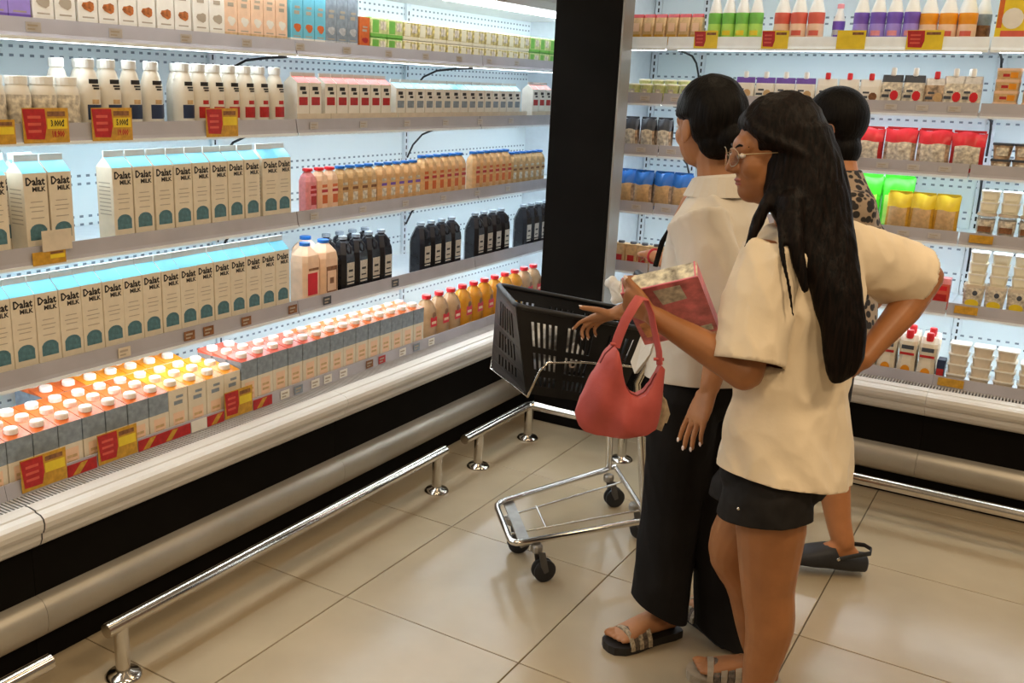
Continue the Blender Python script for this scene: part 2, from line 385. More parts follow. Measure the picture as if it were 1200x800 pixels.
row(milk, 'L', -.612, [-.722, -.649, -.531, -.4555][0:2] + [-.5315, -.4565], zL[1], 'gable-top milk carton on the left third shelf, {o} of the left-hand group', G1, .001)
row(milk, 'L', -.686, [-.66, -.585, -.50], zL[1], 'milk carton of the back row, {o} behind the left-hand group on third shelf', G1, .001)

# ---- white HDPE milk bottles (shelf 2)
def milk_bottle(name, drop, dcol, wide=1.0):
    p = Proto(name, 'bottle', .066)
    b = MB(); b.lathe([(.028,0),(.0325,.006),(.0325,.115),(.031,.135),(.022,.168),(.0175,.176),(.0175,.180)], 0, 18); p.part('bottle_body', b, [C_milk])
    p.part('cap', MB().lathe([(.0205,.178),(.0205,.200),(.019,.202)], 0, 16, smooth=False), [C_capw])
    l = MB(); n = 8
    def wrap(a0, a1, z0, z1, m, r=.0331):
        vs = []
        for k in range(n+1):
            a = a0 + (a1-a0)*k/n
            vs += [(r*math.cos(a), r*math.sin(a), z0), (r*math.cos(a), r*math.sin(a), z1)]
        l.add(vs, [(2*k, 2*k+2, 2*k+3, 2*k+1) for k in range(n)], m)
    wrap(-.75, .75, .040, .080 if dcol is C_navy else .074, 1); p.part('label', l, [C_ink, dcol], 'bottle_body'); l = MB(); wrap(-.35, .35, .082, .094, 1 if dcol is C_red else 2); wrap(-.30, .45, .128, .133, 0, .0328); wrap(-.2, .45, .121, .1255, 0, .0329)
    wrap(-.55, .45, .136, .148, 0, .0312)
    p.part('print', l, [C_ink, dcol, C_tan], 'bottle_body')
    return p
mbn = milk_bottle('milk_bottle', 0, C_navy); mbr = milk_bottle('yogurt_bottle', 0, C_red)
G2 = 'white capped bottles on the left second shelf'
fmtb = 'white capped bottle with navy label, {o} from left on the left second shelf'
row(mbn, 'L', -.628, [-.315, -.243, -.172, -.094, .026], zL[2], fmtb, G2, .002)
row(mbn, 'L', -.700, [-.36, -.285, -.205, -.03, .065], zL[2], 'white capped bottle behind the navy label row, {o} from left', G2, .002)
fmtb = 'white capped bottle with red label, {o} from left on the left second shelf'
row(mbr, 'L', -.628, [.092, .157, .222, .285, .357, .432], zL[2], fmtb, G2, .002)
row(mbr, 'L', -.700, [.125, .19, .255, .325, .40], zL[2], 'white capped bottle behind the red label row, {o} from left', G2, .002)
# shrink-wrapped squat bottles at far left of shelf 2
sw = Proto('wrapped_milk_bottle', 'bottle', .07)
sw.part('bottle_body', MB().lathe([(.030,0),(.034,.006),(.034,.105),(.030,.122),(.026,.130)], [0,0,1,1,1], 16), [C_mixpale, C_milk])
sw.part('cap', MB().lathe([(.0285,.130),(.0285,.150),(.027,.152)], 0, 16, smooth=False), [C_capw])
row(sw, 'L', -.620, [-.755, -.682, -.609, -.536, -.463, -.390], zL[2], 'squat wrapped milk bottle, {o} from left at the far left of second shelf', 'squat bottles on the left second shelf', .001)
row(sw, 'L', -.692, [-.70, -.63, -.56, -.49, -.42], zL[2], 'squat milk bottle standing behind the wrapped front row, {o} from left', 'squat bottles on the left second shelf', .001)

# ---- small gable cartons, red top and blue top (shelf 2 right)
def small_carton(name, top, pic, w=.062):
    p = Proto(name, 'carton', .062); h = .125; g = .034; hx, hy = .031, w/2
    p.part('body', MB().rbox(.062, w, [(1,1,0),(1,1,h)], ch=.001), [C_creamL])
    t = MB(); t.add([(hx,-hy,h),(hx,hy,h),(.002,hy,h+g*.65),(.002,-hy,h+g*.65),(-hx,-hy,h),(-hx,hy,h),(-.002,hy,h+g*.65),(-.002,-hy,h+g*.65)], [(0,1,2,3),(5,4,7,6),(1,5,6,2),(4,0,3,7)], [0,0,1,1])
    t.box(-.002,.002,-hy,hy,h+g*.6,h+g, 1); p.part('gable_top', t, [top, C_creamL])
    l = MB(); x = hx + .0006
    l.patch(x, -w*.36, w*.36, h*.40, h*.62, 0); l.patch(x, -w*.28, w*.20, h*.80, h*.90, 1); l.patch(x, -w*.1, w*.28, h*.70, h*.77, 1)
    p.part('print', l, [pic, C_ink], 'body'); return p
scr = small_carton('yogurt_carton', C_coral, C_red); scb = small_carton('milk_carton', C_sky, C_greyb)
G3 = 'small cartons on the left second shelf'
row(scr, 'L', -.615, [.524, .589], zL[2] + .03, 'small red-topped carton, {o} of the pair beside the white bottles', G3)
row(scr, 'L', -.615, [.672 + .0665*k for k in range(6)], zL[2] + .03, 'small red-topped carton, {o} of the row of six on second shelf', G3)
row(scb, 'L', -.625, [1.115 + .068*k for k in range(15)], zL[2] + .02, 'small blue-topped carton, {o} from left on the left second shelf', G3)
row(scr, 'L', -.615, [2.235, 2.302, 2.369], zL[2] + .03, 'small red-topped carton, {o} of the group by the column', G3)
for k, (a, b) in enumerate(((.487, .665), (.667, 1.07), (1.078, 2.14), (2.195, 2.41))):
    tr = MB().box(-.612, -.609, a, b, zL[2], zL[2] + .052).box(-.70, -.609, a, b, zL[2], zL[2] + .012 if k != 2 else zL[2] + .008).build('display_tray', C_tubbeige)
    tag(tr, ('short', 'wider', 'longest', 'last')[k] + ' beige cardboard tray under the small cartons on second shelf', 'tray', 'cardboard trays on the second shelf')

# ---- PET milk bottles with blue / red caps (shelf 3 right)
C_petp = mat('bottle_tan_orange', (0.70, 0.44, 0.22), 0.3, var=0.12, vscale=40)
def pet_bottle(name, capm, body, h=.175, w=.056, lab=C_tan, lab2=C_brown):
    p = Proto(name, 'bottle', w)
    p.part('bottle_body', MB().rbox(w, w, [(.88,.88,0),(1,1,.006),(1,1,h*.74),(.86,.86,h*.84),(.52,.52,h*.93),(.50,.50,h*.955)], ch=w*.22), [body])
    p.part('cap', MB().lathe([(w*.34,h*.945),(w*.34,h*.995),(w*.30,h)], 0, 14, smooth=False), [capm])
    l = MB(); x = w/2 + .0006
    l.patch(x, -w*.30, w*.30, h*.50, h*.56, 0); l.patch(x, -w*.24, w*.26, h*.27, h*.45, 1); l.patch(x, -w*.26, w*.24, h*.60, h*.66, 1)
    p.part('print', l, [lab2, lab], 'bottle_body'); return p
pb_red = pet_bottle('strawberry_milk_bottle', C_redc, C_pink, lab=C_red, lab2=C_red); pb_redo = pet_bottle('orange_milk_bottle', C_redc, C_peach, lab=C_orange, lab2=C_red)
pb_blue = pet_bottle('milk_bottle', C_blue, C_tan, lab=C_mixpale); pb_blue2 = pet_bottle('milk_bottle', C_blue, C_petp, lab=C_mixpale, lab2=C_vio); pb_tall = pet_bottle('milk_bottle', C_blue, C_petp, h=.192, lab=C_orange, lab2=C_red)
G4 = 'milk bottles with coloured caps on the left third shelf'
row(pb_red, 'L', -.615, [.576], zL[1], 'pink bottle with red cap on third shelf, {o} beside the milk cartons', G4)
row(pb_redo, 'L', -.615, [.638, .697], zL[1], 'orange bottle with red cap on third shelf, {o} of the pair', G4)
row(pb_blue, 'L', -.615, [.757, .817, .876, .932], zL[1], 'tan bottle with blue cap, {o} in the group nearest the red-capped bottles', G4)
row(pb_blue2, 'L', -.615, [1.000, 1.059, 1.118, 1.177, 1.233], zL[1], 'blue-capped bottle with violet band, {o} in the middle group on third shelf', G4)
row(pb_tall, 'L', -.612, [1.292 + .0585*k for k in range(6)], zL[1], 'taller blue-capped bottle with red print, {o} in its row on third shelf', G4)
row(pb_tall, 'L', -.612, [1.707 + .0585*k for k in range(6)], zL[1], 'taller blue-capped bottle, {o} in the row further right on third shelf', G4)
row(pb_blue, 'L', -.620, [2.068 + .0585*k for k in range(6)], zL[1], 'tan bottle with blue cap, {o} in the group by the black column', G4)

# ---- big cream jugs and black bottles (shelf 4 right)
def jug(name, capm, body, lab, w=.085, d=.085, h=.225):
    p = Proto(name, 'jug', d)
    p.part('jug_body', MB().rbox(d, w, [(.9,.9,0),(1,1,.008),(1,1,h*.70),(.92,.92,h*.80),(.5,.5,h*.93),(.42,.42,h*.95)], ch=w*.16), [body])
    p.part('cap', MB().lathe([(w*.225,h*.945),(w*.225,h*.995),(w*.20,h)], 0, 14, smooth=False), [capm])
    l = MB(); x = d/2 + .0006
    for ps in lab: l.patch(x, *[v*w if k < 2 else v*h for k, v in enumerate(ps[:4])], ps[4])
    p.part('print', l, [C_redc, C_brown, C_blabel, C_greyb], 'jug_body'); return p
jc1 = jug('milk_jug', C_blue, C_peach, [(-.36,.22,.16,.52,0),(-.3,.3,.56,.60,1)], w=.092)
jc2 = jug('milk_jug', C_blue, C_peach, [(-.32,.32,.50,.57,1),(-.3,.3,.12,.16,1),(-.32,-.26,.16,.5,1),(.26,.32,.16,.5,1),(-.12,.12,.28,.38,1)], w=.098)
place(jc1, 'L', -.615, .575, zL[0], 'cream jug with a red label and blue cap on fourth shelf', 'cream jugs with blue caps')
place(jc2, 'L', -.615, .678, zL[0], 'cream jug with brown print and blue cap beside the black bottles', 'cream jugs with blue caps')
place(jc2, 'L', -.712, .69, zL[0], 'cream jug standing behind the two front cream jugs', 'cream jugs with blue caps')
def black_bottle():
    p = Proto('black_bottle', 'bottle', .078); w = .078; h = .225
    p.part('bottle_body', MB().rbox(.078, w, [(.9,.9,0),(1,1,.008),(1,1,h*.62),(.95,.95,h*.70),(.55,.60,h*.90),(.38,.42,h*.93),(.38,.42,h*.95)], ch=.014), [C_blk])
    p.part('cap', MB().lathe([(.0175,h*.945),(.0175,h*.995),(.0155,h)], 0, 14, smooth=False), [C_greyb])
    l = MB(); x = .0396
    l.patch(x, -w*.27, w*.30, h*.24, h*.56, 0); l.patch(x + .0003, -w*.15, w*.18, h*.40, h*.44, 1); l.patch(x + .0003, -w*.18, w*.2, h*.30, h*.325, 1); l.patch(x, -w*.26, w*.28, h*.19, h*.215, 0)
    p.part('print', l, [C_blabel, C_ink], 'bottle_body')
    hd = MB().tube([(.025, -.002, h*.70), (.041, -.002, h*.73), (.043, -.002, h*.82), (.028, -.002, h*.88)], .0045, 8); p.part('handle', hd, [C_blk])
    return p
bb = black_bottle()
G5 = 'black bottles on the left fourth shelf'
for gi, (a, nm) in enumerate(((.790, 'beside the cream jugs'), (1.318, 'of the second group'), (1.765, 'of the third group'), (2.235, 'of the group at the black column'))):
    n = 4
    row(bb, 'L', -.615, [a + .0815*k for k in range(n)], zL[0], 'black bottle with grey label, {o} from left ' + nm, G5)
    if gi == 0: row(bb, 'L', -.697, [a + .0815*k for k in range(n)], zL[0], 'black bottle in the back row, {o} from left ' + nm, G5)

# ---- small orange-top cartons in the well
def well_carton(name, top, front2, front1):
    p = Proto(name, 'carton', .0655); w = .0735; h = .205; hx, hy = .03275, w/2
    b = MB(); b.rbox(.0655, w, [(1,1,0),(1,1,h*.66),(1,1,h*.96)], [0, 1], ch=.0012)
    p.part('body', b, [front1, front2])
    t = MB(); t.add([(hx,-hy,h*.96),(hx,hy,h*.96),(-hx,hy,h*1.02),(-hx,-hy,h*1.02),(-hx,-hy,h*.96),(-hx,hy,h*.96)], [(0,1,2,3),(1,5,2),(0,3,4),(5,4,3,2)], [0,0,0,0]); p.part('sloped_top', t, [top])
    p.part('cap', MB().lathe([(.0185,h*.985),(.0185,h*1.045),(.0165,h*1.06)], 0, 16, cx=-.002, smooth=False), [C_capw])
    l = MB(); x = hx + .0006
    l.patch(x, -w*.30, w*.30, h*.30, h*.60, 0); l.patch(x, -w*.24, w*.22, h*.72, h*.78, 1); l.patch(x, -w*.12, w*.26, h*.82, h*.86, 1)
    l.patch(x + .0003, -w*.22, w*.22, h*.46, h*.50, 2); l.patch(x + .0003, -w*.22, w*.22, h*.38, h*.42, 2)
    p.part('print', l, [C_peach, C_greyb, C_tan], 'body'); return p
wo = well_carton('juice_carton', C_orange, C_greyb, C_cream); wa = well_carton('juice_carton', C_amber, C_cream, C_cream); wr = well_carton('nut_milk_carton', C_coral, C_greyb, C_cream)
G6 = 'flat-topped cartons with white caps in the left well'
zw = .4005; pt = .0762
y0 = -.728
for r, (nr, nm) in enumerate(((31, 'front row'), (31, 'second row'), (31, 'third row'))):
    for k in range(-4, 26):
        yc = y0 + pt * (k + .5)
        if yc + pt/2 > 1.235: continue
        if r == 2 and k > 12: continue
        pr_ = wo if k < 7 else (wa if k < 11 else (wr if k < 16 else wo))
        if r == 2 and k < 1: continue
        if k >= 11: zz = zw + .022
        elif k < 11: zz = zw
        nm2 = 'orange-topped' if pr_ is wo else ('amber-topped' if pr_ is wa else 'coral-topped')
        place(pr_, 'L', -.531 - r*.0675 + random.uniform(-.0015, .0015), yc, zz, f'{nm2} carton with white cap in the well, {ORD[k + 4]} of the {nm}', G6, random.uniform(-.012, .012))
for r in range(2):
    for k in range(3, 10):
        yl = y0 + pt * (k + .5) + .02
        place(wa if k > 4 else wo, 'L', -.531 - (r+3)*.0685, yl, zw + .012, f'carton with white cap at the back of the well, {ORD[k-3]} of back row {("one","two")[r]}', G6, random.uniform(-.02, .02))
# yellow lids of three cartons at the back
gc = well_carton('green_topped_carton', C_green, C_cream, C_cream)
place(gc, 'L', -.531, y0 - .048 + .006 - .0, zw + .0, 'green-topped carton at the left end of the well front row', G6) if False else None

# ---- juice bottles with red caps in the well
def juice_bottle(name, body, capm):
    p = Proto(name, 'juice bottle', .082); h = .235
    p.part('bottle_body', MB().rbox(.082, .082, [(.9,.9,0),(1,1,.008),(1,1,h*.55),(1,1,h*.66),(.94,.94,h*.76),(.70,.70,h*.88),(.42,.42,h*.93),(.40,.40,h*.95)], ch=.020), [body])
    for po in p.parts: po[1].polygons.foreach_set('use_smooth', [True]*len(po[1].polygons))
    p.part('cap', MB().lathe([(.0205,h*.945),(.0205,h*1.0),(.019,h*1.015)], 0, 16, smooth=False), [capm])
    l = MB(); x = .0417
    l.patch(x, -.024, .024, h*.44, h*.62, 0); n = 10
    l.add([(x+.0003, .001 + .013*math.cos(2*PI*k/n), h*.655 + .014*math.sin(2*PI*k/n)) for k in range(n)], [tuple(range(n))], 1); l.patch(x+.0004, -.016, .018, h*.49, h*.54, 2)
    p.part('print', l, [C_redc, C_brown, C_peach], 'bottle_body'); return p
jo = juice_bottle('juice_bottle', C_juice, C_redc); jc = juice_bottle('juice_bottle', C_juice2, C_redc)
for k, yv in enumerate([1.297, 1.395, 1.492, 1.590, 1.688, 1.786, 1.884, 1.982, 2.080, 2.178, 2.276]):
    place(jc if k in (0, 1, 2, 9, 10) else jo, 'L', -.560, yv, zw + .004, f'{"cloudy" if k in (0,1,2,9,10) else "orange"} juice bottle with red cap, {ORD[k]} from left in the well', 'juice bottles with red caps')

C_brownor = mat('print_nut_brown', (0.42, 0.13, 0.03), 0.45, var=0.35, vscale=80)
# ---- top shelf, left
def tall_pack(name, body, band, pic, w=.062, h=.19):
    p = Proto(name, 'carton', .06)
    p.part('body', MB().rbox(.06, w, [(1,1,0),(1,1,h*.22),(1,1,h)], [1, 0], ch=.0012), [body, band])
    l = MB(); x = .0306; n = 10
    rj = [.62 + .38*abs(math.sin(k*2.3 + w*90)) for k in range(n)]; l.add([(x, w*.02 + w*.34*rj[k]*math.cos(2*PI*k/n), h*.40 + h*.085*rj[k]*math.sin(2*PI*k/n)) for k in range(n)], [tuple(range(n))], 0); l.patch(x, -w*.25, w*.2, h*.62, h*.68, 1); l.patch(x, -w*.2, w*.25, h*.72, h*.76, 1); l.patch(x, -w*.3, w*.3, h*.24, h*.26, 1)
    p.part('print', l, [pic, C_inkg], 'body'); return p
tp_a = tall_pack('almond_milk_carton', C_capw, C_creamL, C_brownor); tp_b = tall_pack('milk_carton', C_capw, C_creamL, C_inkg); tp_c = tall_pack('rice_milk_carton', C_peach, C_tan, C_creamL, w=.055)
tp_v = tall_pack('purple_carton', C_lav, C_vio, C_lav); tp_s = tall_pack('oat_milk_carton', C_sky, C_creamL, C_orange, w=.058); tp_g = tall_pack('grey_carton', C_greyb, C_foil, C_foil, w=.06); tp_o = tall_pack('orange_carton', C_orange, C_amber, C_red, w=.06, h=.135)
G7 = 'cartons on the left top shelf'; z1 = zL[3]
seq = [(tp_b, -.72, 'plain white carton at the far left of top shelf'), (tp_v, -.60, 'purple carton at the left of top shelf'), (tp_v, -.537, 'purple carton beside the white cartons on top shelf'), (tp_b, -.470, 'first plain white carton right of the purple cartons'), (tp_b, -.405, 'second plain white carton right of the purple cartons')]
for i in range(4): seq.append((tp_a, -.335 + .0655*i, f'white carton with orange fruit picture on top shelf, {ORD[i]} from left'))
for i in range(2): seq.append((tp_a, -.070 + .066*i, f'white carton with orange fruit picture, {ORD[i]} of the right-hand pair on top shelf'))
for i in range(2): seq.append((tp_b, .066 + .066*i, f'plain white carton in the middle of top shelf, {ORD[i]} of the pair'))
for i in range(5): seq.append((tp_c, .190 + .0575*i, f'peach carton on top shelf, {ORD[i]} from left'))
for i in range(3): seq.append((tp_s, .495 + .060*i, f'sky blue carton with orange picture on top shelf, {ORD[i]} from left'))
for i in range(3): seq.append((tp_g, .674 - .0 + .061*i - .0, f'blue-grey carton on top shelf, {ORD[i]} from left'))
seq.append((tp_o, .866, 'bright orange carton on top shelf beside the small green packs'))
for p_, yv, lb in seq: place(p_, 'L', -.615, yv, z1, lb, G7)
C_ymix = mat('pack_yellow_mixed', (0.66, 0.50, 0.20), 0.4, var=0.38, vscale=65)
C_petp = mat('bottle_tan_orange', (0.70, 0.44, 0.22), 0.3, var=0.12, vscale=40)
def small_pack(name, body, top):
    p = Proto(name, 'small pack', .06)
    p.part('body', MB().rbox(.06, .098, [(1,1,0),(1,1,.012),(1,1,.064),(.9,.96,.069)], [1,0,1], ch=.003), [body, top])
    l = MB(); l.patch(.0306, -.042, -.004, .014, .060, 0); l.patch(.0306, .006, .040, .026, .056, 1); p.part('print', l, [top, C_mixpale], 'body'); return p
sp_g = small_pack('soy_milk_pack', C_yg, C_green); sp_y = small_pack('soy_milk_pack', C_ymix, C_tuby)
for t in range(2):
    for i in range(15):
        yv = .955 + .1035*i
        g_ = sp_g if (i < 2 or i > 11) else sp_y
        place(g_, 'L', -.615, yv, z1 + t*.0705, f'small {"green" if g_ is sp_g else "yellow"} drink pack on top shelf, {ORD[i]} from left, {("lower","upper")[t]} layer', 'small drink packs on the left top shelf')

# ================================================================== right-hand cases
G8 = 'bottles on the right top shelf'; zt = zR[4]
def round_bottle(name, body, band, capm, h=.20, r=.030, lab=C_coral, neck=.45):
    p = Proto(name, 'bottle', r*2)
    p.part('bottle_body', MB().lathe([(r*.9,0),(r,.005),(r,h*.30),(r*.96,h*.40),(r,h*.50),(r*.98,h*.60),(r*neck,h*.86),(r*neck,h*.90)], [0,0,0,1,1,2,2], 16), [body, band, C_capw])
    p.part('cap', MB().lathe([(r*neck*1.2,h*.895),(r*neck*1.2,h*.985),(r*neck,h)], 0, 14, smooth=False), [capm])
    l = MB(); n = 6; rr = r + .0006
    for (z0, z1_) in ((.19,.28),):
        vs = []
        for k in range(n+1):
            a = -.6 + 1.2*k/n; vs += [(rr*math.cos(a), rr*math.sin(a), h*z0), (rr*math.cos(a), rr*math.sin(a), h*z1_)]
        l.add(vs, [(2*k, 2*k+2, 2*k+3, 2*k+1) for k in range(n)], 0)
    p.part('print', l, [lab], 'bottle_body'); return p
rb_g = round_bottle('green_drink_bottle', C_lime, C_green, C_capw, .218, .0285, lab=C_yellow); rb_p = round_bottle('pink_drink_bottle', C_peach, C_coral, C_capw, .215, .0325, lab=C_coral)
rb_v = round_bottle('purple_drink_bottle', C_lav, C_vio, C_capw, .210, .0295, lab=C_pink); rb_o = round_bottle('peach_drink_bottle', C_peach, C_amber, C_blue, .200, .0325, lab=C_coral); rb_s = round_bottle('small_clear_bottle', C_foil, C_vio, C_pink, .165, .024, lab=C_vio)
rb_k = round_bottle('dark_drink_bottle', C_brown, C_greyb, C_navy, .20, .030, lab=C_brown)
bj = Proto('brown_pouch', 'pouch', .05)
bj.part('pouch_body', MB().rbox(.05, .050, [(.9,.96,0),(1,1,.02),(.95,1,.08),(.55,1,.115),(.12,1,.13)], [0,0,0,1], ch=.006), [C_tan, C_red]); l = MB(); l.patch(.0258, -.014, .014, .058, .092, 0); l.patch(.0256, -.02, .02, .012, .045, 1); bj.part('print', l, [C_peach, C_gold], 'pouch_body')
row(bj, 'R', -.615, [-.055 + .053*k for k in range(6)], zt, 'brown pouch on the right top shelf, {o} from the black column', G8, .002)
row(rb_g, 'R', -.615, [.283, .341, .399, .455], zt, 'lime green bottle on the right top shelf, {o} from left', G8, .002)
row(rb_p, 'R', -.615, [.560, .626, .692], zt, 'pink and white bottle on the right top shelf, {o} from left', G8, .002)
place(rb_s, 'R', -.68, .768, zt, 'single small purple-banded bottle between pink and purple bottles', G8)
row(rb_v, 'R', -.615, [.862, .922, .982, 1.042], zt, 'purple bottle on the right top shelf, {o} from left', G8, .002)
row(rb_o, 'R', -.615, [1.101, 1.167, 1.233], zt, 'peach bottle with blue cap on the right top shelf, {o} from left', G8, .002)
row(rb_k, 'R', -.69, [1.215, 1.275], zt, 'dark bottle behind the peach bottles, {o} from left', G8, .002)
ds = Proto('display_box', 'display box', .05)
ds.part('box_body', MB().rbox(.05, .098, [(1,1,0),(1,.94,.19)], ch=.002), [C_yellow]); l = MB()
n = 16; l.add([(.0256, .002 + .034*math.cos(2*PI*k/n), .062 + .036*math.sin(2*PI*k/n)) for k in range(n)], [tuple(range(n))], 0); l.patch(.0258, -.030, .046, -.0, .020, 1); l.patch(.0256, -.046, -.030, .03, .18, 3); l.patch(.0256, -.01, .02, .13, .17, 2)
ds.part('print', l, [C_creamL, C_coral, C_green, C_orange], 'box_body')
place(ds, 'R', -.60, 1.378, zt + .035, 'yellow display box with pale disc above the tan boxes at right')
place(ds, 'R', -.64, 1.485, zt, 'yellow display box at the right edge of the top shelf', None)

# shelf 2 (right): tubs, spouted pouches, stacked tan boxes
z2 = zR[3]; G9 = 'packs on the right second shelf'
yt = Proto('drink_cup', 'cup', .06); yt.part('cup_body', MB().lathe([(.022,0),(.026,.05),(.028,.066)], [0,1], 14), [C_yg, C_yg]); yt.part('lid', MB().lathe([(.029,.066),(.029,.071),(.02,.073)], 0, 14), [C_tuby]); l = MB(); l.patch(.0275, -.012, .012, .015, .05, 0); yt.part('print', l, [C_mixpale], 'cup_body')
row(yt, 'R', -.612, [-.055 + .0605*k for k in range(8)], z2, 'pale green cup on the right second shelf, {o} from the column', G9, .002)
row(yt, 'R', -.675, [-.03 + .0605*k for k in range(8)], z2 + .02, 'pale green cup in the raised back row, {o} from the column', G9, .002)
def spout_pouch(name, body, top, capm, h=.115, w=.078, art=C_tan):
    p = Proto(name, 'pouch', .04)
    p.part('pouch_body', MB().rbox(.04, w, [(.9,.94,0),(1,1,.015),(.9,1,h*.5),(.55,1,h*.72),(.45,1,h*.76),(.10,.96,h*.96)], [0,0,0,0,1], ch=.008), [body, top])
    p.part('spout_cap', MB().lathe([(.006,h*.93),(.010,h*.95),(.010,h*1.12),(.008,h*1.16)], 0, 10), [capm])
    l = MB(); n = 10; x = .0206; l.add([(x, w*.18 + w*.2*math.cos(2*PI*k/n), h*.40 + h*.14*math.sin(2*PI*k/n)) for k in range(n)], [tuple(range(n))], 0); l.patch(x, -w*.4, -w*.06, h*.34, h*.42, 1); l.patch(x-.001, -w*.3, w*.0, h*.50, h*.56, 1)
    p.part('print', l, [art, C_slate], 'pouch_body'); return p
so_b = spout_pouch('yogurt_pouch', C_creamL, C_vio, C_capw); so_w = spout_pouch('yogurt_pouch', C_creamL, C_capw, C_redc, art=C_brown); so_k = spout_pouch('jelly_pouch', C_mixpale, C_slate, C_capw, .135, .075, art=C_redc)
so_t = spout_pouch('jelly_pouch', C_mixbag, C_foil, C_redc, .125, .075, art=C_tan); so_r = spout_pouch('jelly_pouch', C_mixpale, C_foil, C_capw, .135, .072, art=C_redc); so_rr = spout_pouch('jelly_pouch', C_red, C_redc, C_capw, .135, .06, art=C_brown)
row(so_b, 'R', -.612, [.443, .524, .605, .686], z2, 'white pouch with violet top and spout, {o} from left', G9, .002)
row(so_w, 'R', -.612, [.768, .850, .932], z2, 'white pouch with red spout cap, {o} from left on second shelf', G9, .002)
row(so_k, 'R', -.612, [1.008, 1.086], z2, 'grey pouch with red print and white spout, {o} of the pair', G9, .002)
place(so_t, 'R', -.612, 1.162, z2, 'brown pouch with a tall red spout cap on second shelf', G9)
row(so_r, 'R', -.612, [1.225, 1.282], z2, 'pale pouch with red print, {o} beside the red pouch', G9, .002)
place(so_rr, 'R', -.620, 1.300 - .0, z2, 'bright red spouted pouch at the right end of second shelf', G9) if False else place(so_rr, 'R', -.66, 1.272, z2, 'bright red spouted pouch behind the pale pouches', G9)
tb_ = Proto('cheese_box', 'box', .10); tb_.part('box_body', MB().rbox(.10, .078, [(.96,.94,0),(.98,.98,.030),(1,1,.034),(1,1,.040)], [0,1,1], ch=.004), [C_tan, C_peach]); l = MB(); l.patch(.0495, -.018, .004, .010, .020, 0); l.patch(.0493, .006, .03, .006, .026, 1); tb_.part('print', l, [C_red, C_amber], 'box_body')
for c_, xx in enumerate((1.397, 1.490)):
    for k in range(4): place(tb_, 'R', -.615, xx, z2 + .0402*k, f'tan cheese box, {ORD[k]} from the bottom of the {("stack beside the upright","stack at the right edge")[c_]}', 'stacked tan cheese boxes')
# shelf 3 (right)
z3 = zR[2]; G10 = 'bags on the right third shelf'
def bag(name, body, top, art, w=.115, h=.150, d=.07, tilt=0):
    p = Proto(name, 'bag', d); nx, nz = 9, 9
    mb = MB(); rnd = random.Random(len(MATS) + int(w*1000) + int(h*977))
    ph = [rnd.uniform(0, 6) for _ in range(6)]
    def P(u, v, s):
        t = v; bulge = (math.sin(PI*min(1, t*.93+.05))**.7) * (math.sin(PI*min(1, max(0, u*.9+.05)))**.5)
        yy = (u-.5)*w*(1 - .06*math.sin(PI*t)); zz = t*h
        xx = s*(d/2*bulge*.96 + .0016) + .004*math.sin(9*u+ph[0])*math.sin(7*v+ph[1])*s + .0025*math.sin(19*u+ph[2]+5*v)*s
        return (xx, yy, zz + .004*math.sin(8*u+ph[3])*t)
    for s in (1, -1):
        vs = [P(i/nx, j/nz, s) for j in range(nz+1) for i in range(nx+1)]; fs = []; mi = []
        for j in range(nz):
            for i in range(nx):
                a = j*(nx+1)+i; q = (a, a+1, a+nx+2, a+nx+1); fs.append(q if s == 1 else q[::-1]); mi.append(1 if j >= nz-3 or j == 0 else (2 if (1 <= i <= 7 and 1 <= j <= 5 and s == 1) else 0))
        mb.add(vs, fs, mi, True)
    p.part('bag_body', mb, [body, top, art])
    p.part('seal', MB().box(-.002, .002, -w*.46, w*.46, h*.985, h*1.05), [top])
    return p
bg_d = bag('snack_bag', C_mixbag, C_slate, C_mixpale, .072, .145, .06); bg_r = bag('red_snack_bag', C_red, C_redc, C_mixpale, .118, .148, .075); bg_r2 = bag('red_snack_bag', C_mixbag, C_redc, C_mixpale, .118, .150, .07)
row(bg_d, 'R', -.615, [-.05, .027, .104], z3, 'dark brown snack bag on the right third shelf, {o} from the column', G10, .002)
row(bg_r, 'R', -.615, [.655, .775, .945], z3, 'red snack bag on the right third shelf, {o} from left', G10, .003)
row(bg_r2, 'R', -.615, [1.065, 1.185], z3, 'red snack bag with brown window, {o} of the pair', G10, .003)
place(bg_r, 'R', -.61, 1.300 - .028 + .03, z3, 'red snack bag beside the small framed cups at right', G10)
fc = Proto('dessert_cup', 'cup', .062); fc.part('cup_body', MB().rbox(.062, .064, [(.8,.8,0),(1,1,.05)], ch=.006), [C_mixbag]); fc.part('rim', MB().rbox(.066, .068, [(1,1,.05),(1,1,.058)], ch=.006), [C_slate]); l = MB(); l.patch(.030, -.02, .02, .012, .042, 0); fc.part('print', l, [C_mixpale], 'cup_body')
for t in range(2):
    for i in range(3): place(fc, 'R', -.613, 1.418 + .070*i, z3 + .0585*t, f'dark-rimmed dessert cup, {ORD[i]} from left in the {("lower","upper")[t]} layer', 'dark-rimmed dessert cups')
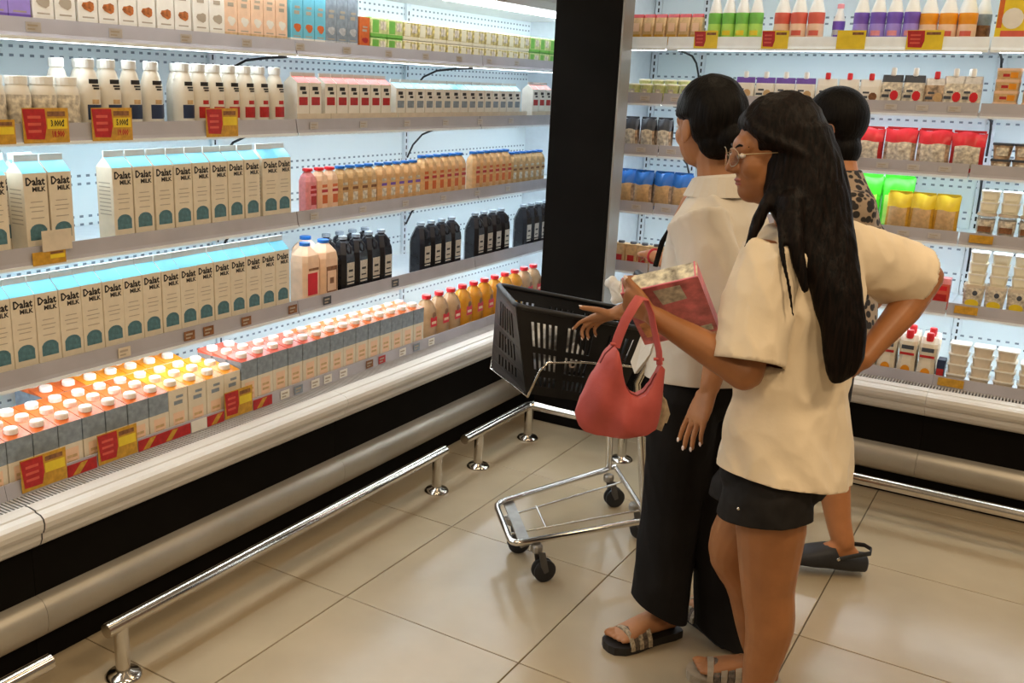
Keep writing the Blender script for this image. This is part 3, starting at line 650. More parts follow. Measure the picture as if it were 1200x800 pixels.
# shelf 4 (right)
z4 = zR[1]; G11 = 'bags on the right fourth shelf'
bg_b = bag('bread_bag', C_mixbag, C_blue, C_tan, .090, .165, .08); bg_y = bag('yellow_snack_bag', C_gold, C_yellow, C_tan, .088, .160, .07); bg_g = bag('green_snack_bag', C_vivid, C_vivid, C_lime, .12, .21, .06)
row(bg_b, 'R', -.612, [-.06, .03, .120, .21], z4, 'bread bag with blue top, {o} from the column', G11, .003)
row(bg_y, 'R', -.607, [1.095, 1.180, 1.265], z4, 'yellow snack bag on the right fourth shelf, {o} from left', G11, .003)
row(bg_g, 'R', -.70, [.955, 1.07], z4, 'bright green bag behind the yellow bags, {o} from left', G11, .003)
cc = Proto('dessert_pack', 'tub', .075); cc.part('tub_body', MB().lathe([(.024,0),(.030,.05),(.032,.085),(.028,.10)], [0,0,1], 14), [C_mixpale, C_clear]); l = MB(); l.patch(.0325, -.022, .022, .040, .062, 0); cc.part('print', l, [C_brown], 'tub_body'); cc.part('lid', MB().lathe([(.034,.10),(.034,.107),(.030,.11)], 0, 14), [C_tubbeige])
row(cc, 'R', -.612, [1.402 + .0705*k for k in range(4)], z4, 'clear dessert tub with brown label on fourth shelf, {o} from left', 'clear dessert tubs', .001)
wt = Proto('white_tub', 'tub', .068); wt.part('tub_body', MB().rbox(.068, .060, [(.86,.86,0),(1,1,.036)], ch=.006), [C_tuby]); wt.part('lid', MB().rbox(.071, .063, [(1,1,.036),(1,1,.041)], ch=.006), [C_capw]); l = MB(); l.patch(.0338, -.02, .02, .010, .028, 0); wt.part('print', l, [C_tuby], 'tub_body')
for t in range(2):
    for i in range(4): place(wt, 'R', -.616, 1.405 + .070*i, z4 + .111 + .0415*t, f'white tub above the dessert tubs, {ORD[i]} from left, {("lower","upper")[t]} layer', 'white tubs above the dessert tubs')
# shelf 5 (right)
z5 = zR[0]; G12 = 'packs on the right fifth shelf'
bp_ = Proto('brown_pack', 'pack', .05); bp_.part('body', MB().rbox(.05, .054, [(1,1,0),(1,1,.022),(1,1,.11)], [1,0], ch=.003), [C_tan, C_peach]); l = MB(); l.patch(.0256, -.016, .016, .03, .06, 0); bp_.part('print', l, [C_red], 'body'); bp_.part('lid', MB().lathe([(.015,.11),(.015,.12)], 0, 12), [C_slate])
row(bp_, 'R', -.613, [-.055 + .057*k for k in range(6)], z5, 'tan drink pack with dark lid on fifth shelf, {o} from the column', G12, .001)
pk = Proto('pink_carton', 'carton', .055); pk.part('body', MB().rbox(.055, .062, [(1,1,0),(1,1,.10),(1,1,.122)], [0,1], ch=.002), [C_coral, C_pink]); l = MB(); l.patch(.0281, -.024, .024, .028, .06, 0); l.patch(.0281, -.024, .022, .074, .092, 1); pk.part('print', l, [C_red, C_redc], 'body'); l = MB(); l.patch(.0281, -.026, .026, .003, .022, 0); pk.part('price_print', l, [C_mixpale], 'body')
row(pk, 'R', -.613, [1.095, 1.160, 1.225, 1.290], z5, 'pink carton on the fifth shelf behind the elbow, {o} from left', G12, .001)
yc = Proto('yogurt_tub', 'tub', .075); yc.part('tub_body', MB().rbox(.075, .072, [(.8,.8,0),(.9,.9,.05),(1,1,.10),(1,1,.112)], [0,0,1], ch=.010), [C_mixpale, C_tubbeige]); l = MB(); n = 14
l.add([(.0362, .03*math.cos(2*PI*k/n)*.8, .040 + .016*math.sin(2*PI*k/n)) for k in range(n)], [tuple(range(n))], 0); l.add([(.0378, .006 + .009*math.cos(2*PI*k/n), .080 + .010*math.sin(2*PI*k/n)) for k in range(n)], [tuple(range(n))], 1); yc.part('print', l, [C_yellow, C_slate], 'tub_body')
row(yc, 'R', -.612, [1.402 + .0745*k for k in range(4)], z5, 'printed yogurt tub with yellow oval on fifth shelf, {o} from left', 'printed yogurt tubs', .001)
for t in range(3):
    for i in range(4): place(wt, 'R', -.616, 1.405 + .0735*i, z5 + .1125 + .0415*t, f'white tub stacked on the yogurt tubs, {ORD[i]} from left, {ORD[t]} layer', 'white tubs stacked on the yogurt tubs', 0)
# well (right)
zwr = .4005
mbt = Proto('milk_pack', 'carton', .07); w = .066
mbt.part('body', MB().rbox(.07, w, [(.86,.86,0),(1,1,.03),(.86,.86,.085),(1,1,.14),(.9,.94,.155),(.35,.9,.178)], [0,0,0,0,1], ch=.014), [C_cream, C_capw]); mbt.part('cap', MB().lathe([(.014,.165),(.014,.195),(.012,.198)], 0, 12, cx=.014, smooth=False), [C_redc])
l = MB(); l.patch(.0362, -.022, .022, .124, .140, 0); l.patch(.0330, -.026, .026, .100, .110, 1); n = 12; l.add([(.0357, .001 + .017*math.cos(2*PI*k/n), .040 + .020*math.sin(2*PI*k/n)) for k in range(n)], [tuple(range(n))], 2); mbt.part('print', l, [C_slate, C_red, C_amber], 'body')
row(mbt, 'R', -.531, [.92, .994, 1.068, 1.142, 1.216, 1.288], zwr + .045, 'cream milk pack with red cap in the right well, {o} from left', 'milk packs with red caps in the right well', .001)
row(mbt, 'R', -.605, [.92, .994, 1.068, 1.142, 1.216, 1.288], zwr + .050, 'cream milk pack with red cap in the back row, {o} from left', 'milk packs with red caps in the right well', .001)
rs = MB().box(-.66, -.528, .0, .46, 0, .0448).build('riser', C_capw, None, (0.88, 1.46, zwr), 0)
rs.data.transform(Matrix.Rotation(-PI/2, 4, 'Z')); tag(rs, 'low white riser under the milk packs in the right well', 'riser')
bxx = Proto('blue_box', 'box', .06); bxx.part('body', MB().rbox(.06, .028, [(1,1,0),(1,1,.10)], ch=.002), [C_navy]); l = MB(); l.patch(.0306, -.012, .012, .035, .065, 0); bxx.part('print', l, [C_red], 'body')
place(bxx, 'R', -.535, 1.340, zwr + .045, 'narrow navy box between the milk packs and the white trays')
tr_ = Proto('tofu_tray', 'tray', .075); tr_.part('tub_body', MB().rbox(.075, .066, [(.84,.84,0),(1,1,.034)], ch=.007), [C_tubbeige]); tr_.part('film_lid', MB().rbox(.079, .072, [(1,1,.034),(1,1,.039)], ch=.007), [C_capw])
for i in range(6):
    for t in range(5 if i != 3 else 4): place(tr_, 'R', -.535, 1.395 + .0805*i, zwr + .0395*t + .02, f'white-lidded tofu tray, {ORD[t]} layer of the {ORD[i]} stack in the right well', 'stacked tofu trays')
rs2 = MB().box(-.62, -.528, .0, .53, 0, .0195).build('riser', C_capw, None, (1.35, 1.46, zwr), 0)
rs2.data.transform(Matrix.Rotation(-PI/2, 4, 'Z')); tag(rs2, 'low white riser under the stacked tofu trays', 'riser')

# ================================================================== price cards
def sale_card(side, sv, z, w, h, red, lab, big='', small='', x=-.585, tilt=.0):
    r0, pos = case_matrix(side); e = empty('price_card', pos(x, sv, z), r0); tag(e, lab, 'price sign', 'sale price cards')
    MB().box(-.0015, 0, -w/2, w/2, 0, h).build('card', C_gold if side == 'L' else C_yellow, e)
    t = MB()
    if red:
        t.add([(.0008, -w*.50, h*.97), (.0008, -w*.50 + w*.06, h*.12), (.0008, -w*.06, h*.10), (.0008, 0.0, h*.45), (.0008, -w*.02, h*.97)], [(0,1,2,3,4)], 0)
        for k in range(3): t.patch(.0012, -w*.40, -w*.12, h*(.70 - .2*k), h*(.78 - .2*k), 1)
    t.patch(.0008, 0.03*w, w*.42, h*.76, h*.90, 2)
    t.patch(.0008, w*.02, w*.46, h*.40, h*.70, 3)
    MBo = t.build('print', [C_red, C_coral, C_brown, C_yellow], e)
    if big:
        tx = MB(); put_text(tx, big, h*.26, .0012, w*.24, h*.55, 0, bold=.03, squeeze=.62); put_text(tx, small, h*.26, .0012, w*.24, h*.24, 1, bold=.03, squeeze=.62); tx.build('lettering', [C_ink, C_red], e)
zz = SH['L'][2] - .002
sale_card('L', -.506, zz, .134, .088, True, 'red and yellow sale card under the squat wrapped bottles', '3.000đ', '18.900')
sale_card('L', -.300, zz, .134, .088, True, 'red and yellow sale card under the navy label bottles', '5.000đ', '19.000')
sale_card('L', .112, zz, .134, .086, True, 'red and yellow sale card under the red label bottles')
sale_card('L', -.645, zz, .10, .060, False, 'yellow sale card at the far left of second shelf')
sale_card('L', -.525, SH['L'][1] - .002, .10, .035, False, 'small amber card on the left third shelf rail')
cd = MB().box(-.0015, 0, -.045, .045, 0, .055).build('price_card', C_tubbeige, None, (-.583, -.50, SH['L'][1] + .032)); tag(cd, 'pale pink paper card above the amber card on third shelf', 'price sign')
for i, (yv, w_) in enumerate(((-.640, .136), (-.402, .136), (.078, .125))):
    sale_card('L', yv, .452, w_, .090, True, f'red and orange sale card in front of the well cartons, {ORD[i]} from left', x=-.5105)
# strips of red promotional banner along the well
for i, (a, b) in enumerate(((-.57, -.475), (-.33, -.13), (-.06, .012), (.145, .235))):
    mb = MB().box(-.0012, 0, 0, b - a, 0, .034, 0)
    k = 0
    while k * .085 + .07 < (b - a): mb.add([(.0006, .015 + .085*k, .002), (.0006, .038 + .085*k, .002), (.0006, .066 + .085*k, .032), (.0006, .043 + .085*k, .032)], [(0,1,2,3)], 1); k += 1
    o = mb.build('promo_strip', [C_red, C_gold], None, (-.511, a, .450)); tag(o, f'red promotional strip on the well front edge, {ORD[i]} from left', 'promo strip', 'red promotional strips')
wcard = MB().box(-.0012, 0, -.032, .032, 0, .036).build('price_card', C_creamL, None, (-.5100, -.095, .450)); tag(wcard, 'white price card between the red promotional strips', 'price sign')
def small_tags(side, x, z, items, h, what):
    r0, pos = case_matrix(side)
    for i, (sv, m_) in enumerate(items):
        o = MB().box(-.001, 0, -.022, .022, 0, h).box(.0, .0006, -.016, .012, h*.55, h*.75, 1).box(.0, .0006, -.016, .004, h*.2, h*.36, 1).build('price_tag', [m_, C_inkg], None, pos(x, sv, z), r0)
        tag(o, f'small price tag on {what}, {ORD[i]} from left', 'price tag', 'small price tags on ' + what)
small_tags('L', -.5105, .452, [(.30, C_creamL), (.37, C_greyb), (.46, C_creamL), (.53, C_creamL), (.62, C_creamL), (.78, C_brown), (.86, C_red), (1.0, C_creamL), (1.10, C_greyb), (1.21, C_creamL)], .030, 'the left well edge')
small_tags('L', -.588, SH['L'][0] + .008, [(-.30, C_tubbeige), (-.05, C_brown), (.03, C_brown), (.20, C_brown), (.43, C_brown), (.62, C_slate), (1.05, C_slate)], .030, 'the left fourth shelf rail')
for si, nm in ((3, 'the left top shelf rail'), (2, 'the left second shelf rail'), (1, 'the left third shelf rail')):
    small_tags('L', -.5885, SH['L'][si] + .012, [(.55 + .28*k, C_tagg) for k in range(6)] if si < 3 else [(-.52 + .25*k, C_tagg) for k in range(11)], .024, nm)
for sv, w_, i in ((.27, .10, 0), (.555, .105, 1), (.845, .105, 2), (1.105, .125, 3)):
    sale_card('R', sv, SH['R'][4] + .0, w_, .070, i != 2, f'yellow sale card on the right top shelf, {ORD[i]} from left')
for k, (sv, zi) in enumerate(((1.40, 1), (1.39, 0))):
    o = MB().box(-.0012, 0, -.04, .04, 0, .030).build('price_card', C_gold, None, (sv, 1.46 + .585, SH['R'][zi] + .012), -PI/2); tag(o, f'amber price card on the {("fourth","fifth")[k]} shelf rail at the right', 'price sign')
o = MB().box(-.0012, 0, -.045, .045, 0, .032).build('price_card', C_gold, None, (1.385, 1.46 + .510, .452), -PI/2); tag(o, 'amber price card on the right well edge under the tofu trays', 'price sign')
for zi, nm in ((3, 'the right second shelf rail'), (2, 'the right third shelf rail'), (1, 'the right fourth shelf rail')):
    small_tags('R', -.5885, SH['R'][zi] + .012, [(.02, C_tagg), (.16, C_tagg)] + [(.80 + .11*k, C_tagg) for k in range(5)], .022, nm)
# ================================================================== people
V = Vector
S_skinB = mat('skin_tan', (0.335, 0.135, 0.047), 0.48, var=0.07, vscale=14, bump=0.03, bscale=120, sss=0.05)
S_skinA = mat('skin_light_tan', (0.42, 0.185, 0.078), 0.48, var=0.06, vscale=14, bump=0.03, bscale=120, sss=0.05)
S_skinC = mat('skin_warm', (0.42, 0.165, 0.058), 0.45, var=0.07, vscale=14, sss=0.05)
S_nail = mat('nail_pale', (0.82, 0.66, 0.58), 0.3, var=0)
S_lip = mat('lip_rose', (0.33, 0.10, 0.075), 0.45, var=0)
S_eye = mat('eye_dark', (0.03, 0.02, 0.015), 0.2, var=0)
S_eyew = mat('eye_white', (0.75, 0.72, 0.68), 0.3, var=0)
F_tee = mat('cloth_cream_tee', (0.76, 0.63, 0.45), 0.85, var=0.04, vscale=6, bump=0.10, bscale=45, sheen=0.1)
F_shirt = mat('cloth_white_shirt', (0.66, 0.60, 0.51), 0.8, var=0.04, vscale=6, bump=0.08, bscale=40, sheen=0.1)
F_blackt = mat('cloth_black_trousers', (0.010, 0.009, 0.009), 0.85, var=0.15, vscale=9, spec=0.2)
F_blacks = mat('cloth_black_denim', (0.016, 0.014, 0.013), 0.8, var=0.2, vscale=20, spec=0.2)
F_hem = mat('cloth_seam', (0.62, 0.54, 0.42), 0.9, var=0.05)
F_redsl = mat('cloth_red', (0.50, 0.03, 0.04), 0.8, var=0.1)
M_sole = mat('sole_black', (0.015, 0.013, 0.012), 0.5, var=0.15)
M_strap = mat('strap_woven_taupe', (0.36, 0.29, 0.20), 0.6, var=0.35, vscale=140)
M_gold = mat('wire_gold', (0.35, 0.27, 0.17), 0.35, metal=0.8, var=0)
M_lens = mat('lens_clear', (0.95, 0.95, 0.95), 0.02, var=0, trans=0.95, ior=1.05)
def hair_mat(name, c0, c1):
    m = bpy.data.materials.new(name); m.use_nodes = True; nt = m.node_tree; b = nt.nodes['Principled BSDF']
    b.inputs['Roughness'].default_value = 0.5; b.inputs['Specular IOR Level'].default_value = 0.10
    tc = nt.nodes.new('ShaderNodeTexCoord'); mp = nt.nodes.new('ShaderNodeMapping'); mp.inputs['Scale'].default_value = (1, 1, 0.06)
    n = nt.nodes.new('ShaderNodeTexNoise'); n.inputs['Scale'].default_value = 170; n.inputs['Detail'].default_value = 5
    nt.links.new(tc.outputs['Object'], mp.inputs['Vector']); nt.links.new(mp.outputs['Vector'], n.inputs['Vector'])
    r = nt.nodes.new('ShaderNodeValToRGB'); r.color_ramp.elements[0].color = (*c0, 1); r.color_ramp.elements[1].color = (*c1, 1)
    r.color_ramp.elements[0].position = .35; r.color_ramp.elements[1].position = .7
    nt.links.new(n.outputs['Fac'], r.inputs['Fac']); nt.links.new(r.outputs['Color'], b.inputs['Base Color'])
    bp = nt.nodes.new('ShaderNodeBump'); bp.inputs['Strength'].default_value = .55; bp.inputs['Distance'].default_value = .004
    nt.links.new(n.outputs['Fac'], bp.inputs['Height']); nt.links.new(bp.outputs['Normal'], b.inputs['Normal']); MATS[name] = m
    return m
H_black = hair_mat('hair_black', (0.002, 0.0017, 0.0015), (0.008, 0.006, 0.005)); H_brown = hair_mat('hair_dark_brown', (0.002, 0.0016, 0.0013), (0.012, 0.0065, 0.0045))
def leopard(name):
    m = bpy.data.materials.new(name); m.use_nodes = True; nt = m.node_tree; b = nt.nodes['Principled BSDF']; b.inputs['Roughness'].default_value = .85
    tc = nt.nodes.new('ShaderNodeTexCoord'); vo = nt.nodes.new('ShaderNodeTexVoronoi'); vo.inputs['Scale'].default_value = 42
    r = nt.nodes.new('ShaderNodeValToRGB'); r.color_ramp.elements[0].color = (.018, .014, .012, 1); r.color_ramp.elements[1].color = (.34, .25, .17, 1)
    r.color_ramp.elements[0].position = .44; r.color_ramp.elements[1].position = .54
    nt.links.new(tc.outputs['Object'], vo.inputs['Vector']); nt.links.new(vo.outputs['Distance'], r.inputs['Fac']); nt.links.new(r.outputs['Color'], b.inputs['Base Color']); MATS[name] = m
    return m
F_leo = leopard('cloth_spotted')

def fr(F, U=V((0,0,1))):
    """orthonormal (forward, left, up)"""
    F = V(F).normalized(); L = V(U).cross(F).normalized(); return F, L, F.cross(L)
def ellip(mb, c, ax, nu=16, nv=12):
    c = V(c); A, B, C = [V(a) for a in ax]; rings = []
    for j in range(1, nv):
        t = PI*j/nv; rings.append([c + A*(math.sin(t)*math.cos(2*PI*k/nu)) + B*(math.sin(t)*math.sin(2*PI*k/nu)) - C*math.cos(t) for k in range(nu)])
    n = nu; o = len(mb.v)
    mb.loft(rings, 0, False, False, True)
    s = len(mb.v); mb.v += [tuple(c - C), tuple(c + C)]
    for k in range(n):
        mb.f.append([o + (k+1) % n, o + k, s]); mb.m.append(0); mb.sm.append(True)
        e = o + (nv-2)*n; mb.f.append([e + k, e + (k+1) % n, s + 1]); mb.m.append(0); mb.sm.append(True)
    return mb
def limb(mb, pts, rad, n=14):
    """rounded tapered tube through the joints (Catmull-Rom), closed ends"""
    pts = [V(p) for p in pts]; P = []; R = []
    for i in range(len(pts) - 1):
        p0 = pts[max(0, i-1)]; p1 = pts[i]; p2 = pts[i+1]; p3 = pts[min(len(pts)-1, i+2)]
        for s in range(4):
            t = s/4; P.append(0.5*((2*p1) + (p2-p0)*t + (2*p0-5*p1+4*p2-p3)*t*t + (3*p1-p0-3*p2+p3)*t**3)); R.append(rad[i]*(1-t) + rad[i+1]*t)
    P.append(pts[-1]); R.append(rad[-1])
    d0 = (P[1]-P[0]).normalized(); d1 = (P[-1]-P[-2]).normalized()
    P = [P[0]-d0*R[0]*.75, P[0]-d0*R[0]*.45] + P + [P[-1]+d1*R[-1]*.45, P[-1]+d1*R[-1]*.75]; R = [R[0]*.45, R[0]*.85] + R + [R[-1]*.85, R[-1]*.45]
    mb.tube(P, R, n)
    return mb
def sleeve(mb, pts, rad, n=24):
    pts = [V(p) for p in pts]; P = []; R = []
    for (a, b), (ra, rb) in zip(zip(pts, pts[1:]), zip(rad, rad[1:])):
        for k in range(5): P.append(a.lerp(b, k/5)); R.append(ra + (rb-ra)*k/5)
    P.append(pts[-1]); R.append(rad[-1]); mb.tube(P, R, n); return mb
def rings_loft(mb, rings, n=24, p=2.0):
    """rings = (centre, axis vector a, axis vector b)"""
    rr = []
    for c, a, b in rings:
        c, a, b = V(c), V(a), V(b); ring = []
        for k in range(n):
            t = 2*PI*k/n; ct, st = math.cos(t), math.sin(t)
            e = 2.0/p; ring.append(c + a*(abs(ct)**e*(1 if ct >= 0 else -1)) + b*(abs(st)**e*(1 if st >= 0 else -1)))
        rr.append(ring)
    mb.loft(rr, 0, True, True, True)
    return mb
def solid(name, mb, voxel, smooth, mats, parent, folds=None, cut=None, origin=(0,0,0)):
    """fuse overlapping closed shapes to one continuous surface"""
    mb.fixn = True
    me = mb.mesh(name + '_raw', mats); o = bpy.data.objects.new(name + '_raw', me); COL.objects.link(o)
    r = o.modifiers.new('fuse', 'REMESH'); r.mode = 'VOXEL'; r.voxel_size = voxel; r.use_smooth_shade = True
    if smooth: s = o.modifiers.new('soft', 'SMOOTH'); s.factor = .5; s.iterations = smooth
    dg = bpy.context.evaluated_depsgraph_get(); m2 = bpy.data.meshes.new_from_object(o.evaluated_get(dg)); m2.name = name
    bpy.data.objects.remove(o); bpy.data.meshes.remove(me)
    m2.materials.clear()
    for m in (mats if isinstance(mats, (list, tuple)) else [mats]): m2.materials.append(m)
    if folds:
        ns = [v.normal.copy() for v in m2.vertices]
        for v, n_ in zip(m2.vertices, ns): v.co = v.co + n_ * folds(v.co)
    if cut:
        bm = bmesh.new(); bm.from_mesh(m2)
        for ct in cut:       # open a hem: cut at a plane, or (with a reach) take out the flat end of a sleeve
            co, no = ct[:2]
            if len(ct) > 2:
                kill = [f for f in bm.faces if (f.calc_center_median() - co).length < ct[2] and abs((f.calc_center_median() - co).dot(no)) < .016 and f.normal.dot(no) > .45]
                bmesh.ops.delete(bm, geom=kill, context='FACES')
                for e in bm.edges:
                    if e.is_boundary:
                        for v in e.verts:
                            if (v.co - co).length < ct[2] + .03: v.co = v.co - no*((v.co - co).dot(no))
            else:
                bmesh.ops.bisect_plane(bm, geom=list(bm.verts) + list(bm.edges) + list(bm.faces), plane_co=co, plane_no=no, clear_outer=True)
        bm.to_mesh(m2); bm.free()
    if origin != (0,0,0): m2.transform(Matrix.Translation(-V(origin)))
    m2.polygons.foreach_set('use_smooth', [True]*len(m2.polygons)); m2.update()
    ob = bpy.data.objects.new(name, m2); COL.objects.link(ob); ob.parent = parent
    return ob
def hand(mb, wrist, d, n, s, size=1.0, curl=(.25,.3,.35,.4), thumb=(.55, .75, .15), spread=.10, nails=None):
    """wrist point, finger direction d, palm normal n, thumb side s"""
    d = V(d).normalized(); n = (V(n) - d*V(n).dot(d)).normalized(); s0 = V(s); sg = d.cross(n); s = sg if sg.dot(s0) > 0 else -sg
    k = size; w = V(wrist)
    rings_loft(mb, [(w - d*.02*k, s*.022*k, n*.017*k), (w + d*.012*k, s*.027*k, n*.0165*k), (w + d*.045*k, s*.037*k, n*.015*k), (w + d*.075*k, s*.039*k, n*.0125*k), (w + d*.088*k, s*.034*k, n*.009*k)], 16, 2.4)
    base = [(.0285,.084,.066,.0083), (.0095,.088,.074,.0086), (-.0095,.086,.069,.0083), (-.0275,.079,.054,.0074)]
    for i, (so, do, ln, r) in enumerate(base):
        a = curl[i]; sp = (so/.03)*spread
        p = w + s*so*k + d*(do-.016)*k; dr = (d + s*sp).normalized(); pts = [p]; rr = [r*1.05*k]
        for q, fr_ in enumerate((.46, .30, .24)):
            ang = a*(q*.9+.5)
            dd = (dr*math.cos(ang) + n*math.sin(ang)).normalized(); p = p + dd*((ln + (.016 if q == 0 else 0))*fr_*k if q else (ln*fr_+.016)*k); pts.append(p); rr.append(r*(1 - .10*(q+1))*k)
        limb(mb, pts, rr, 10)
        if nails is not None: nails.append((pts[-1], (pts[-1]-pts[-2]).normalized(), -(n*math.cos(ang) - dr*math.sin(ang)), r*.72*k))
    td = (d*thumb[0] + s*thumb[1] + n*thumb[2]).normalized(); p = w + d*.022*k + s*.022*k
    td2 = (td + d*.45).normalized(); pts = [p, p + td*.034*k, p + td*.034*k + td2*.030*k, p + td*.034*k + td2*.052*k]
    limb(mb, pts, [.0135*k, .0108*k, .0092*k, .0078*k], 10)
    if nails is not None: nails.append((pts[-1], td2, s*.6 - n*.8, .0066*k))
def foot(mb, ankle, d, size=1.0, z0=0.03, toes=True):
    """bare foot; d = toe direction, sole at z0"""
    d = V((d[0], d[1], 0)).normalized(); s = V((-d.y, d.x, 0)); a = V((ankle[0], ankle[1], z0)); k = size; u = V((0,0,1))
    rings_loft(mb, [(a - d*.052*k + u*.024*k, s*.016*k, u*.018*k), (a - d*.038*k + u*.028*k, s*.028*k, u*.028*k), (a + u*.038*k, s*.030*k, u*.038*k), (a + d*.05*k + u*.032*k, s*.031*k, u*.032*k), (a + d*.10*k + u*.022*k, s*.038*k, u*.022*k), (a + d*.135*k + u*.015*k, s*.040*k, u*.014*k), (a + d*.150*k + u*.012*k, s*.032*k, u*.010*k)], 16, 2.2)
    if toes:
        for i in range(5):
            so = (-.030 + .0148*i)*k; ln = (.030, .027, .024, .020, .015)[i]; r = (.0115,.0088,.0082,.0078,.0072)[i]*k
            # big toe on one side decided by caller through the sign of size of s
            p = a + d*.138*k + s*so + u*.011*k; limb(mb, [p, p + d*ln*.6*k + u*.002, p + d*ln*k], [r, r, r*.85], 10)
def head(mb, c, F, U, k=1.0):
    F, L, U = fr(F, U); c = V(c)
    E = lambda f, l, u, a, b, cc: ellip(mb, c + F*f*k + L*l*k + U*u*k, (F*a*k, L*b*k, U*cc*k))
    E(-.012, 0, .022, .092, .074, .088); E(.020, 0, -.035, .062, .060, .075); E(.046, 0, -.074, .034, .034, .030)    # skull, jaw, chin
    E(.066, 0, .020, .022, .050, .030)                                                                        # brow
    E(.050, .034, -.022, .030, .024, .030); E(.050, -.034, -.022, .030, .024, .030)                          # cheeks
    limb(mb, [c + (F*.080 + U*.012)*k, c + (F*.091 - U*.010)*k, c + (F*.098 - U*.024)*k], [.008*k, .0095*k, .0105*k], 10)  # nose
    E(.088, .009, -.029, .010, .008, .007); E(.088, -.009, -.029, .010, .008, .007)
    E(.073, 0, -.050, .012, .022, .007); E(.071, 0, -.060, .011, .020, .008)                                 # lips
    for s in (1, -1): E(-.012, .074*s, -.012, .020, .007, .031); E(-.006, .073*s, -.034, .011, .006, .012)    # ears
    return F, L, U
def hair_cap(mb, c, F, U, k, ax=(.100, .086, .104), off=(-.016, 0, .030), line=.030, low=-.03, part=None):
    """skull cap of hair that stops at the hairline"""
    F, L, U = fr(F, U); c = V(c); nu, nv = 40, 30; rings = []
    for j in range(1, nv):
        t = PI*j/nv; ring = []
        for q in range(nu):
            f = ax[0]*math.sin(t)*math.cos(2*PI*q/nu); l = ax[1]*math.sin(t)*math.sin(2*PI*q/nu); u = -ax[2]*math.cos(t)
            F_ = f + off[0]; L_ = l + off[1]; U_ = u + off[2]
            lim = line + max(0, (U_ - .045))*1.1 if U_ > .018 else line - .078 - max(0, -.045 - U_)*.2
            sc = 1.0
            if F_ > lim: sc = max(.72, 1 - (F_ - lim)*9.0)
            if U_ < low: sc *= max(.7, 1 - (low - U_)*4)
            ring.append(c + (F*F_ + L*L_ + U*U_)*k*sc)
        rings.append(ring)
    mb.loft(rings, 0, True, True, True)
def folds_fn(amp, sx, sy, sz, seed=0, extra=None):
    def f(co):
        q = V((co.x*sx + seed + co.z*3.0, co.y*sy + seed*.7 - co.z*2.0, co.z*sz)); w = noise.noise(q); w2 = noise.noise(q*2.1 + V((5, 3, 1))); w3 = noise.noise(q*.5 + V((2, 8, 4)))
        a = (1 - abs(w)*2.6); a2 = (1 - abs(w2)*2.8); r = amp*(.62*a*(.6 + w3) + .40*a2*(.4 + .8*abs(w3)))
        return r + (extra(co) if extra else 0)
    return f
def add_nails(parent, nails, m):
    for p, d, up, r in nails:
        b = MB(); d = V(d).normalized(); up = V(up); up = (up - d*up.dot(d)).normalized(); s = d.cross(up)
        ellip(b, V(p) + up*r*.75 + d*r*.1, (d*r*1.15, s*r*.85, up*r*.32), 10, 6); b.build('fingernail', m, parent)

# ------------------------------------------------------------------ woman in the cream T-shirt
FB, LB, UB = fr((-.90, .43, 0)); RB = -LB
B = empty('person', (1.19, .14, 0)); OB = V((1.19, .14, 0)); tag(B, 'woman in oversized cream T-shirt and black shorts with long dark hair, holding a pink box', 'person')
Bneck = V((1.172, .128, 1.232)); Bpel = V((1.195, .095, .745)); Bhead = V((1.100, .100, 1.392)); FBh = V((-.845, -.500, -.10)); UBh = V((-.10, -.03, 1))
Blsho = V((1.128, .012, 1.178)); Brsho = V((1.238, .262, 1.185)); Blelb = V((1.138, -.070, .940)); Blwri = V((.930, -.092, 1.040)); Brelb = V((1.402, .440, 1.112)); Brwri = V((1.318, .232, .935))
mb = MB(); head(mb, Bhead, FBh, UBh, .98)
limb(mb, [Bhead + V((.035, .012, -.07)), V((1.155, .120, 1.27)), Bneck + V((.005, 0, -.03))], [.046, .046, .060])
rings_loft(mb, [(Bneck + V((0,0,-.03)), LB*.10, FB*.055), (V((1.18,.128,1.15)), LB*.145, FB*.085), (V((1.19,.12,1.0)), LB*.13, FB*.09), (V((1.195,.11,.86)), LB*.115, FB*.085), (Bpel, LB*.125, FB*.082), (Bpel + V((0,0,-.07)), LB*.115, FB*.075)])
limb(mb, [Blsho, (Blsho+Blelb)/2, Blelb], [.050, .042, .037]); limb(mb, [Blelb, Blelb*.6+Blwri*.4 + V((0,0,.004)), Blelb*.2+Blwri*.8, Blwri], [.038, .037, .027, .0225])
limb(mb, [Brsho, (Brsho+Brelb)/2, Brelb], [.050, .042, .037]); limb(mb, [Brelb, Brelb*.6+Brwri*.4 + V((.005,0,.0)), Brelb*.2+Brwri*.8, Brwri], [.038, .038, .027, .0225])
nB = []
hand(mb, Blwri, (-.90, .12, .30), (.25, .85, .40), (-.10, -.40, .85), .90, (1.05, 1.1, 1.15, 1.2), (.85, .40, .25), .05, nB)
hand(mb, Brwri, (-.42, -.82, -.30), (-.75, .45, .25), (.1, -.2, .95), .90, (.35, .4, .45, .5), (.6, .7, .2), .08, nB)
Blhip = V((1.198, .020, .715)); Brhip = V((1.190, .165, .69)); Blkn = V((1.210, .058, .405)); Brkn = V((1.085, .180, .415)); Blan = V((1.218, .052, .085)); Bran = V((1.168, .276, .085))
limb(mb, [Blhip, Blhip*.5+Blkn*.5, Blkn, Blkn*.68+Blan*.32 + V((.012,.006,0)), Blkn*.25+Blan*.75, Blan], [.074, .078, .061, .056, .037, .031], 18)
limb(mb, [Brhip, Brhip*.5+Brkn*.5, Brkn, Brkn*.68+Bran*.32 + V((.014,.008,0)), Brkn*.25+Bran*.75, Bran], [.074, .074, .056, .053, .040, .034], 18)
foot(mb, Blan, (-.95, -.30), .96, .022); foot(mb, Bran, (-.94, -.34), .96, .022)
